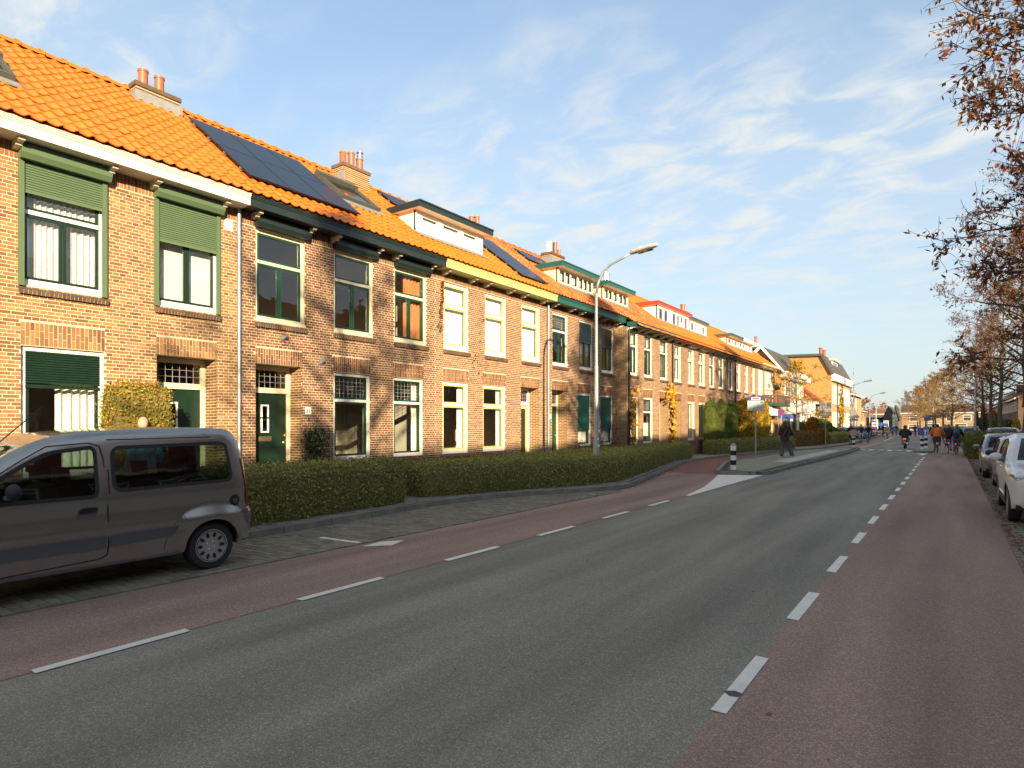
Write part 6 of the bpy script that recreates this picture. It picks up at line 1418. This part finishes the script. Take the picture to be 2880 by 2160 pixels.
# sign backs on a pole
t = thing('sign_post', (-8.24,55.2,.125), 'galvanised post with three sign panels seen from behind', 'sign post')
MB().tube([(0,0,0),(0,0,3.45)], .04, 8).build('pole', M['galv'], t)
for z0, z1, w_ in ((2.95,3.5,.42),(2.40,2.92,.42),(2.22,2.38,.28)): MB().box(-w_,w_,-.03,-.01,z0,z1).build('sign_plate', M['sign_back'], t)
MB().box(-.2,-.14,-.05,-.03,2.5,3.45).build('bracket', M['galv'], t)
t = thing('triangle_sign', (-7.95,70.5,.05), 'triangular sign seen from behind on a slim post', 'sign post')
MB().tube([(0,0,0),(0,0,3.1)], .04, 8).build('pole', M['galv'], t); MB().prism([(-.55,-.05,2.45),(.55,-.05,2.45),(0,-.05,3.4)], (0,.02,0)).build('sign_plate', M['sign_back'], t); MB().box(-.4,.4,-.05,-.03,2.15,2.38).build('sub_plate', M['sign_back'], t)
t = thing('flag_pole', (-8.6,76,.05), 'tall thin bare mast above the left houses', 'mast'); MB().lathe([(.05,0),(.03,8.2),(.001,8.25)], (0,0,0), k=8).build('pole', M['galv'], t)
# no-stopping disc and blue parking sign by the shelter
t = thing('no_parking_sign', (-10.0,47.6,.125), 'round blue no-parking sign with red ring near the balcony house', 'sign')
MB().tube([(0,0,0),(0,0,2.9)], .03, 8).build('pole', M['galv'], t); b = MB(); b.lathe([(.001,.0),(.24,.0)], (0,-.05,2.6), (0,-1,0), 24); b.build('disc', M['sign_blue'], t)
b = MB(); b.lathe([(.19,.006),(.25,.006)], (0,-.05,2.6), (0,-1,0), 24); b.build('ring', M['sign_red'], t); MB().obox((0,-.06,2.6),(.16,0,-.16),(0,.002,0),(.02,0,.02)).build('bar', M['sign_red'], t)
t = thing('parking_sign', (-9.75,49.9,.125), 'small blue rectangular sign with red mark on a post by the beech hedge', 'sign')
MB().tube([(0,0,0),(0,0,2.45)], .03, 8).build('pole', M['galv'], t); MB().box(-.16,.16,-.05,-.03,1.85,2.4).build('plate', M['sign_blue'], t); MB().box(-.06,.06,-.056,-.051,2.2,2.34).build('mark', M['sign_red'], t); MB().box(-.08,.08,-.056,-.051,1.95,2.12).build('arrow', M['reflect_white'], t)
t = thing('bus_shelter', (-11.2,47.0,.125), 'glazed shelter with blue roof board behind the no-parking sign', 'shelter')
MB().box(.4,1.1,3.2,4.6,2.2,2.5).build('roof_board', M['sign_blue'], t)
for x, y in ((.45,3.25),(1.05,3.25),(.45,4.55),(1.05,4.55)): MB().box(x-.03,x+.03,y-.03,y+.03,0,2.2).build('post', M['galv'], t)
MB().poly([(.45,4.5,.1),(1.05,4.5,.1),(1.05,4.5,2.2),(.45,4.5,2.2)]).build('pane', M['glass'], t)
# far signs and banners
for i, (x, y, w_, z0, z1, m_, lb) in enumerate(((-16.0,185,.7,.6,3.2,'poster','pink and white banner by the far forecourt'),(-14.6,200,.6,.5,3.0,'poster','second banner at the forecourt entrance'),(-3.8,150,.5,2.6,3.4,'sign_blue','far blue sign among the golden trees'),(-11.9,150,.5,1.6,2.3,'sign_blue','small far blue sign left of the road'),(-12.9,175,.5,1.5,2.2,'sign_blue','smaller far blue disc beside the lamps'))):
    t = thing('roadside_sign', (x,y,0), lb, 'sign'); MB().box(-.05,.05,-.05,.05,0,z1).build('post', M['galv'], t); MB().box(-w_,w_,-.1,-.06,z0,z1).build('plate', M[m_], t)
    if m_ == 'poster':
        for k in range(3): MB().box(-w_*.8,w_*.8,-.11,-.105,z0+.3+k*.8,z0+.7+k*.8).build('print', M['poster_pink' if (k+i) % 2 else 'sign_blue'], t)
# ================================================================ PEOPLE, BICYCLES, SCOOTER
for n, c in (('skin',(.58,.34,.24)),('hair_brown',(.10,.048,.022)),('hair_blond',(.34,.22,.10)),('hair_dark',(.022,.015,.012)),('cloth_black',(.014,.014,.016)),('cloth_navy',(.018,.022,.045)),('cloth_orange',(.62,.16,.03)),('jeans',(.14,.22,.36)),('jeans_pale',(.30,.40,.52)),('jeans_grey',(.10,.105,.115)),('cloth_brown',(.06,.032,.022)),('cloth_beige',(.42,.34,.24)),('cloth_blue',(.03,.17,.50)),('cloth_green',(.03,.06,.045)),('cloth_purple',(.10,.04,.09)),('cloth_teal',(.12,.30,.36)),('shoe_white',(.72,.70,.66)),('shoe_dark',(.02,.02,.02)),('leather_black',(.016,.016,.018)),('strap_brown',(.25,.12,.08))):
    mat(n, c, .85 if 'leather' not in n else .5, var=.15, vscale=14, bump=.15, bscale=30)
def limb(b, pts, rs, k=10):
    b.tube(pts, rs, k)
    for p, r in zip(pts, rs): b.ball(p, r*.995, 6)
def skin_obj(b, name, m, parent, vox):
    o = b.build(name, M[m], parent, smooth=True); md = o.modifiers.new('r', 'REMESH'); md.mode = 'VOXEL'; md.voxel_size = vox; md.use_smooth_shade = True
    sm = o.modifiers.new('s', 'SMOOTH'); sm.factor = .5; sm.iterations = 3; return o
def person(label, loc, rz, J, top, legs_m, hair, shoes='shoe_dark', vox=.022, long_hair=False, bald=False, helmet=False, hood=False, puffy=0, long_coat=False, hands=True, seat=None, wide=0, cat='person', group=None):
    t = thing('person', loc, label, cat, group, rz); Vv = lambda p: Vector(p)
    P = {k: Vector(v) for k, v in J.items() if k != 'flare'}; hd = P['head']; lk = Vector(J.get('look', (0,1,0))).normalized(); rt = lk.cross(Vector((0,0,1))).normalized(); up = rt.cross(lk)
    # body: one continuous skin
    b = MB(); b.ball(hd+up*.02, .1, 10, 0, (.78,.92,1.12)); b.ball(hd+lk*.03-up*.06, .07, 8, 0, (.85,.9,.85)); b.tube([hd+lk*.085+up*.01, hd+lk*.118-up*.02], [.012,.02], 6); b.ball(hd+lk*.112-up*.022, .018, 6)
    for s in (-1, 1): b.ball(hd+rt*.082*s, .026, 6, 0, (.5,1,1.2))
    limb(b, [hd-up*.08, P['neck']], [.055,.06]); limb(b, [P['neck'], P['chest'], P['waist'], P['pelvis']], [.075,.145,.125,.145])
    for s in 'LR':
        limb(b, [P['sh'+s], P['el'+s], P['wr'+s]], [.056,.043,.030]); limb(b, [P['hip'+s], P['kn'+s], P['an'+s]], [.085,.056,.04]); limb(b, [P['chest']+Vector((0,0,.07)), P['sh'+s]], [.07,.058])
        if hands:
            w_ = P['wr'+s]; d = (w_-P['el'+s]).normalized(); fd = Vector(J.get('grip', tuple(d))).normalized(); sd_ = fd.cross(Vector((0,0,1))); sd_ = sd_.normalized() if sd_.length > .1 else Vector((1,0,0))
            limb(b, [w_, w_+fd*.075], [.032,.038]); 
            for i in range(4): q = w_+fd*.08+sd_*(i-1.5)*.021; limb(b, [q, q+fd*(.035+.008*(1.5-abs(i-1.2))), q+fd*.05+Vector((0,0,-.035))], [.0115,.0105,.009], 6)
            q = w_+fd*.03+sd_*.04*(1 if s == 'L' else -1); limb(b, [q, q+fd*.03+sd_*.02*(1 if s == 'L' else -1)+Vector((0,0,-.02)), q+fd*.06+Vector((0,0,-.03))], [.013,.012,.010], 6)
        limb(b, [P['an'+s], P['an'+s]+Vector(J['foot'])*.6+Vector((0,0,-.04))], [.04,.035])
    body = skin_obj(b, 'body', 'skin', t, vox)
    for s in (-1, 1): MB().ball(hd+lk*.092+rt*.034*s+up*.022, .012, 6).build('eye', M['ink'], body)
    MB().tube([hd+lk*.098-up*.075+rt*.022, hd+lk*.104-up*.077, hd+lk*.098-up*.075-rt*.022], .006, 5).build('mouth', M['cloth_brown'], body)
    # jacket
    g = .028+puffy; b = MB(); hipz = P['pelvis']+(Vector((0,0,-.12)) if long_coat else Vector((0,0,.02)))
    limb(b, [P['neck']-Vector((0,0,.015)), P['chest'], P['waist'], hipz], [.075+g*.6,.15+g+wide,.135+g*1.1+wide,.155+g*.9+wide], 14)
    for s in 'LR':
        limb(b, [P['chest']+Vector((0,0,.06)), P['sh'+s]], [.09+g*.5,.06+g]); limb(b, [P['sh'+s], P['el'+s], P['wr'+s].lerp(P['el'+s], .06)], [.06+g,.047+g,.036+g*.75])
        if long_coat: limb(b, [P['hip'+s], P['hip'+s].lerp(P['kn'+s], .75)], [.12+g,.13+g])
    if hood: b.ball(P['neck']-lk*.075+Vector((0,0,.02)), .11, 8, 0, (1.15,.75,.75))
    skin_obj(b, 'jacket', top, t, vox)
    b = MB(); limb(b, [P['pelvis']+Vector((0,0,.06)), P['pelvis']-Vector((0,0,.03))], [.15,.155], 14)
    fl = J.get('flare', .0)
    for s in 'LR': limb(b, [P['hip'+s], P['kn'+s], P['an'+s]+Vector((0,0,.03))], [.10,.070+fl*.5,.056+fl])
    skin_obj(b, 'trousers', legs_m, t, vox)
    for s in 'LR':
        a = P['an'+s]; f_ = Vector(J['foot']); b = MB(); limb(b, [a+Vector((0,0,-.02)), a-f_*.25+Vector((0,0,-.055)), a+f_*1.0+Vector((0,0,-.062))], [.048,.042,.036]); skin_obj(b, 'shoe', shoes, t, .018)
    if helmet: b = MB(); b.ball(hd+up*.045, .145, 10, 0, (.92,1.02,.98)); b.build('helmet', M['leather_black'], t, smooth=True)
    elif not bald:
        b = MB(); b.ball(hd+up*.045-lk*.022, .113, 10, 0, (.85,.92,1.02))
        if long_hair: limb(b, [hd-lk*.055+up*.02, hd-lk*.10-up*.14, hd-lk*.11-up*.27], [.095,.10,.07]); [limb(b, [hd+rt*.075*s-lk*.02, hd+rt*.09*s-up*.2], [.045,.045]) for s in (-1,1)]
        else: limb(b, [hd-lk*.05+up*.03, hd-lk*.055-up*.05], [.085,.06])
        skin_obj(b, 'hair', hair, t, .02)
    return t
def ride_pose(phase=0, lean=.16, grip=.46, look=(0,1,0)):
    a, b = (.16, .48) if phase == 0 else (.48, .16); fa, fb = (.04, .12) if phase == 0 else (.12, .04)
    return dict(pelvis=(0,-.22,1.02), waist=(0,-.20+lean*.3,1.18), chest=(0,-.20+lean*.9,1.40), neck=(0,-.18+lean*1.15,1.55), head=(0,-.14+lean*1.25,1.70), look=look,
        shL=(-.19,-.18+lean*1.05,1.46), shR=(.19,-.18+lean*1.05,1.46), elL=(-.30,.10,1.22), elR=(.30,.10,1.22), wrL=(-.27,grip-.09,1.10), wrR=(.27,grip-.09,1.10), grip=(0,1,-.1),
        hipL=(-.10,-.20,.98), hipR=(.10,-.20,.98), knL=(-.13,.14,.56+a*.36), knR=(.13,.14,.56+b*.36), anL=(-.13,fa-.08,a+.09), anR=(.13,fb-.08,b+.09), foot=(0,.15,0))
def stand_pose(step=.14, head_turn=0, arms='down', spread=.1):
    d = dict(pelvis=(0,0,.93), waist=(0,.0,1.10), chest=(0,.01,1.32), neck=(0,.0,1.47), head=(0,.03,1.61), look=(sin(head_turn),cos(head_turn),-.1), shL=(-.18,0,1.39), shR=(.18,0,1.39),
        hipL=(-.09,0,.90), hipR=(.09,0,.90), knL=(-spread,.02-step*.2,.49), knR=(spread*1.2,.03+step*.5,.49), anL=(-spread*1.1,-.02-step*.3,.09), anR=(spread*2.0,step*.9,.09), foot=(0,.15,0))
    if arms == 'phone': d.update(elL=(-.27,.06,1.14), elR=(.27,.06,1.14), wrL=(-.08,.27,1.20), wrR=(.08,.27,1.20), grip=(0,.6,.6))
    else: d.update(elL=(-.25,-.02,1.12), elR=(.25,-.02,1.12), wrL=(-.27,.06,.87), wrR=(.27,.06,.87), grip=(0,.1,-1))
    return d
def bike(loc, rz, label, frame='black_metal', crate=None, lamp_rear=True, group=None, bags=None):
    t = thing('bicycle', loc, label, 'bicycle', group, rz); r = .345
    for y in (-.52, .58):
        w_ = MB(); K = 24; c = Vector((0,y,r))
        ring = [c+Vector((0,cos(2*pi*i/K),sin(2*pi*i/K)))*(r-.02) for i in range(K+1)]; w_.tube(ring, .02, 6, cap=False); o = w_.build('wheel', M['rubber'], t, smooth=True)
        s = MB(); s.tube([c+(p-c)*.93 for p in ring], .009, 4, cap=False)
        for i in range(14): a = 2*pi*i/14; s.tube([c, c+Vector((0,cos(a),sin(a)))*(r-.03)], .0025, 3, cap=False)
        s.tube([c-Vector((.05,0,0)), c+Vector((.05,0,0))], .022, 8); s.build('spokes', M['steel'], o)
        f = MB(); arc = [c+Vector((0,cos(a),sin(a)))*(r+.03) for a in [rad(20)+rad(150)*i/10 for i in range(11)]]; f.tube(arc, .018, 4); f.build('mudguard', M[frame], t)
    f = MB(); bb = (0,-.02,.29); st = (0,-.19,.86); hd = (0,.36,.92); hl = (0,.40,.72)
    f.tube([bb, st], .017, 6); f.tube([bb, hl], .018, 6); f.tube([(0,-.14,.62), hd], .016, 6); f.tube([hd, hl], .019, 6)
    for s in (-1, 1): f.tube([(.04*s,-.52,r), (.03*s,-.04,.29)], .010, 5); f.tube([(.045*s,-.52,r), (.02*s,-.17,.8)], .009, 5); f.tube([(.02*s,.40,.72), (.05*s,.5,.5), (.05*s,.58,r)], .012, 5)
    f.build('frame', M[frame], t)
    h = MB(); h.tube([(0,.36,.9), (0,.33,1.04)], .013, 6); h.tube([(-.29,.30,1.07), (-.24,.36,1.09), (-.08,.36,1.05), (0,.35,1.04), (.08,.36,1.05), (.24,.36,1.09), (.29,.30,1.07)], .012, 6); h.build('handlebar', M['steel'], t)
    s = MB(); s.ball((0,-.2,.93), .12, 8, 0, (.9,1.1,.35)); s.tube([(0,-.19,.86), (0,-.2,.92)], .014, 6); s.build('saddle', M['leather_black'], t, smooth=True)
    c = MB(); c.lathe([(.001,-.01),(.09,-.01),(.09,.01),(.001,.01)], (.06,-.02,.29), (1,0,0), 14); c.tube([(.07,-.02,.29), (.08,.06,.15)], .01, 5); c.tube([(-.07,-.02,.29), (-.08,-.10,.43)], .01, 5); c.obox((.13,.06,.14), (.05,0,0), (0,.035,0), (0,0,.012)); c.obox((-.13,-.10,.44), (.05,0,0), (0,.035,0), (0,0,.012)); c.build('crank', M['black_metal'], t)
    k = MB(); k.box(-.07,.07,-.80,-.30,.72,.735); [k.tube([(.06*q,-.75,.72), (.05*q,-.52,r)], .006, 4) for q in (-1,1)]; k.build('carrier', M['black_metal'], t)
    if lamp_rear: MB().box(-.03,.03,-.83,-.80,.62,.68).build('rear_light', M['lamp_on'], t)
    MB().ball((0,.45,.93), .035, 6).build('front_light', M['plate_white'], t)
    if crate: MB().box(-.2,.2,-.82,-.42,.74,1.08).build('crate', M[crate], t)
    return t
def rider(loc, rz, lb, lbb, top, legs_m, hair, phase=0, bk={}, **k):
    bike(loc, rz, lbb, **bk); return person(lb, (loc[0], loc[1], loc[2]+.0), rz, ride_pose(phase, look=k.pop('look', (0,1,0))), top, legs_m, hair, **k)
PI = pi
# waiting woman on the island, seen from behind, with shoulder bag
wz = rad(-22)
person('woman in black hooded jacket and wide grey jeans waiting on the island', (-6.95,33.9,.128), wz, {**stand_pose(.30, .25, 'phone', .10), 'flare': .045}, 'cloth_black', 'jeans_grey', 'hair_brown', 'shoe_white', vox=.018, long_hair=True, hood=True, puffy=.035).scale = (1.07,)*3
bg_ = thing('shoulder_bag', (-6.95,33.9,.128), 'black leather shoulder bag with brown strap carried by the waiting woman', 'bag', rz=wz)
b = MB(); b.prism([(.02,-.235,.82),(.36,-.20,.84),(.36,-.20,1.08),(.02,-.235,1.06)], (.0,-.10,0)); b.build('bag_body', M['leather_black'], bg_); MB().tube([(.05,-.26,1.06),(.14,-.24,1.28),(.19,-.06,1.51),(.28,-.05,1.30),(.33,-.23,1.07)], .014, 5).build('strap', M['strap_brown'], bg_)
# man on the footway behind the van
person('bald man in a teal shirt walking behind the grey van', (-11.45,4.95,.116), rad(95), {**stand_pose(.25), 'head': (0,.05,1.70)}, 'cloth_teal', 'jeans_grey', 'hair_dark', vox=.02, bald=True)
# cyclists riding away on the right lane
rider((-.67,46.95,.004), 0, 'cyclist in a bright orange puffer jacket riding away', 'bicycle with black crate ridden by the orange jacket', 'cloth_orange', 'jeans', 'hair_dark', 0, dict(crate='leather_black'), puffy=.04, hood=True)
rider((-.09,48.4,.004), 0, 'cyclist with short blond hair in black jacket riding away', 'bicycle under the black-jacketed blond rider', 'cloth_black', 'jeans_pale', 'hair_blond', 1, puffy=.015)
rp = rider((.31,46.0,.004), rad(-4), 'cyclist with grey backpack and blue jeans riding away', 'bicycle under the rider with the grey backpack', 'cloth_navy', 'jeans', 'hair_blond', 0)
bp_ = thing('backpack', (.31,46.0,.004), 'dark grey backpack worn by the cyclist', 'backpack', rz=rad(-4)); b = MB(); b.ball((0,-.24,1.33), .17, 8, 0, (.95,.55,1.3)); b.build('pack', M['jeans_grey'], bp_, smooth=True); MB().box(-.1,.1,-.36,-.32,1.18,1.32).build('pocket', M['leather_black'], bp_)
rider((-.34,59.1,.004), 0, 'cyclist in a purple coat ahead of the blond rider', 'bicycle ahead under the purple coat', 'cloth_purple', 'jeans', 'hair_blond', 1, vox=.03, long_hair=True)
rider((-1.35,72,.004), 0, 'cyclist in dark green jacket far ahead on the right lane', 'bicycle under the dark green jacket', 'cloth_green', 'jeans_pale', 'hair_dark', 0, vox=.03)
rider((-2.6,96,.004), 0, 'distant cyclist in black beside the right parked cars', 'distant bicycle beside the right parked cars', 'cloth_black', 'jeans_grey', 'hair_dark', 0, vox=.035)
rider((-4.4,112,.004), 0, 'farther distant cyclist in navy at the bend', 'farther distant bicycle at the bend', 'cloth_navy', 'jeans', 'hair_dark', 1, vox=.035)
# oncoming on the left lane
rider((-7.3,62.8,.004), PI, 'oncoming cyclist in black jumper behind the round sign', 'oncoming bicycle behind the round sign', 'cloth_black', 'cloth_black', 'hair_brown', 0, dict(lamp_rear=False), long_hair=True)
rider((-6.93,66.9,.004), PI, 'oncoming cyclist in brown jacket with pale collar', 'oncoming bicycle under the brown jacket', 'cloth_brown', 'jeans_pale', 'hair_dark', 1, dict(lamp_rear=False))
rider((-6.62,69.9,.004), PI, 'oncoming cyclist with long hair in black jacket and jeans', 'oncoming bicycle under the long-haired rider', 'cloth_black', 'jeans', 'hair_brown', 0, dict(lamp_rear=False), long_hair=True)
rider((-6.6,92,.004), PI, 'oncoming cyclist in a long beige coat', 'oncoming bicycle under the beige coat', 'cloth_beige', 'jeans_pale', 'hair_blond', 0, dict(lamp_rear=False), vox=.03, long_coat=True)
rider((-7.7,101,.004), PI, 'distant oncoming cyclist in black near the left cars', 'distant oncoming bicycle near the left cars', 'cloth_black', 'jeans_grey', 'hair_dark', 1, dict(lamp_rear=False), vox=.035)
rider((-7.05,107,.004), PI, 'distant oncoming cyclist in bright blue jacket', 'distant bicycle under the blue jacket', 'cloth_blue', 'jeans_grey', 'hair_dark', 0, dict(lamp_rear=False), vox=.035)
rider((-7.1,116,.004), PI, 'farthest oncoming cyclist in dark coat', 'farthest oncoming bicycle under the dark coat', 'cloth_brown', 'jeans_grey', 'hair_dark', 0, dict(lamp_rear=False), vox=.035)
# motor scooter
sl = (-2.81,55.6,.0)
t = thing('motor_scooter', sl, 'dark motor scooter with lit tail light and yellow plate', 'scooter')
for y in (-.62, .62):
    o = MB().lathe([(.12,-.06),(.22,-.065),(.245,-.03),(.25,0),(.245,.03),(.22,.065),(.12,.06)], (0,y,.25), (1,0,0), 18).build('wheel', M['rubber'], t, smooth=True); MB().lathe([(.001,-.03),(.13,-.03),(.13,.03),(.001,.03)], (0,y,.25), (1,0,0), 14).build('rim', M['hubcap'], o)
b = MB(); b.ball((0,-.42,.62), .3, 8, 0, (.62,1.35,.75)); b.ball((0,.42,.62), .3, 8, 0, (.75,.5,1.2)); limb(b, [(0,-.5,.42),(0,.45,.34)], [.16,.15]); skin_obj(b, 'bodywork', 'paint_black', t, .025)
MB().ball((0,-.3,.84), .2, 8, 0, (.7,1.7,.35)).build('seat', M['leather_black'], t, smooth=True); MB().box(-.08,.08,-.90,-.86,.70,.78).build('tail_light', M['lamp_on'], t); MB().obox((0,-.93,.50),(.085,0,0),(0,.004,.01),(0,-.03,.09)).build('number_plate', M['plate_yellow'], t)
b = MB(); b.tube([(-.33,.36,1.02),(-.15,.42,1.05),(.15,.42,1.05),(.33,.36,1.02)], .015, 6); b.tube([(0,.45,1.04),(0,.62,.3)], .03, 6); b.build('handlebar', M['black_metal'], t); MB().tube([(.14,-.3,.3),(.17,-.85,.42)], .06, 8).build('exhaust', M['steel'], t)
sp = dict(ride_pose(0, .1, .45)); sp.update(pelvis=(0,-.30,.92), waist=(0,-.26,1.08), chest=(0,-.2,1.30), neck=(0,-.17,1.45), head=(0,-.12,1.60), shL=(-.2,-.18,1.36), shR=(.2,-.18,1.36), elL=(-.33,.05,1.12), elR=(.33,.05,1.12), wrL=(-.31,.28,1.03), wrR=(.31,.28,1.03), hipL=(-.12,-.28,.88), hipR=(.12,-.28,.88), knL=(-.24,.12,.74), knR=(.24,.12,.74), anL=(-.2,.05,.36), anR=(.2,.05,.36))
person('scooter rider in dark padded jacket, jeans and black helmet', sl, 0, sp, 'cloth_navy', 'jeans_pale', 'hair_dark', helmet=True, puffy=.045, wide=.03)
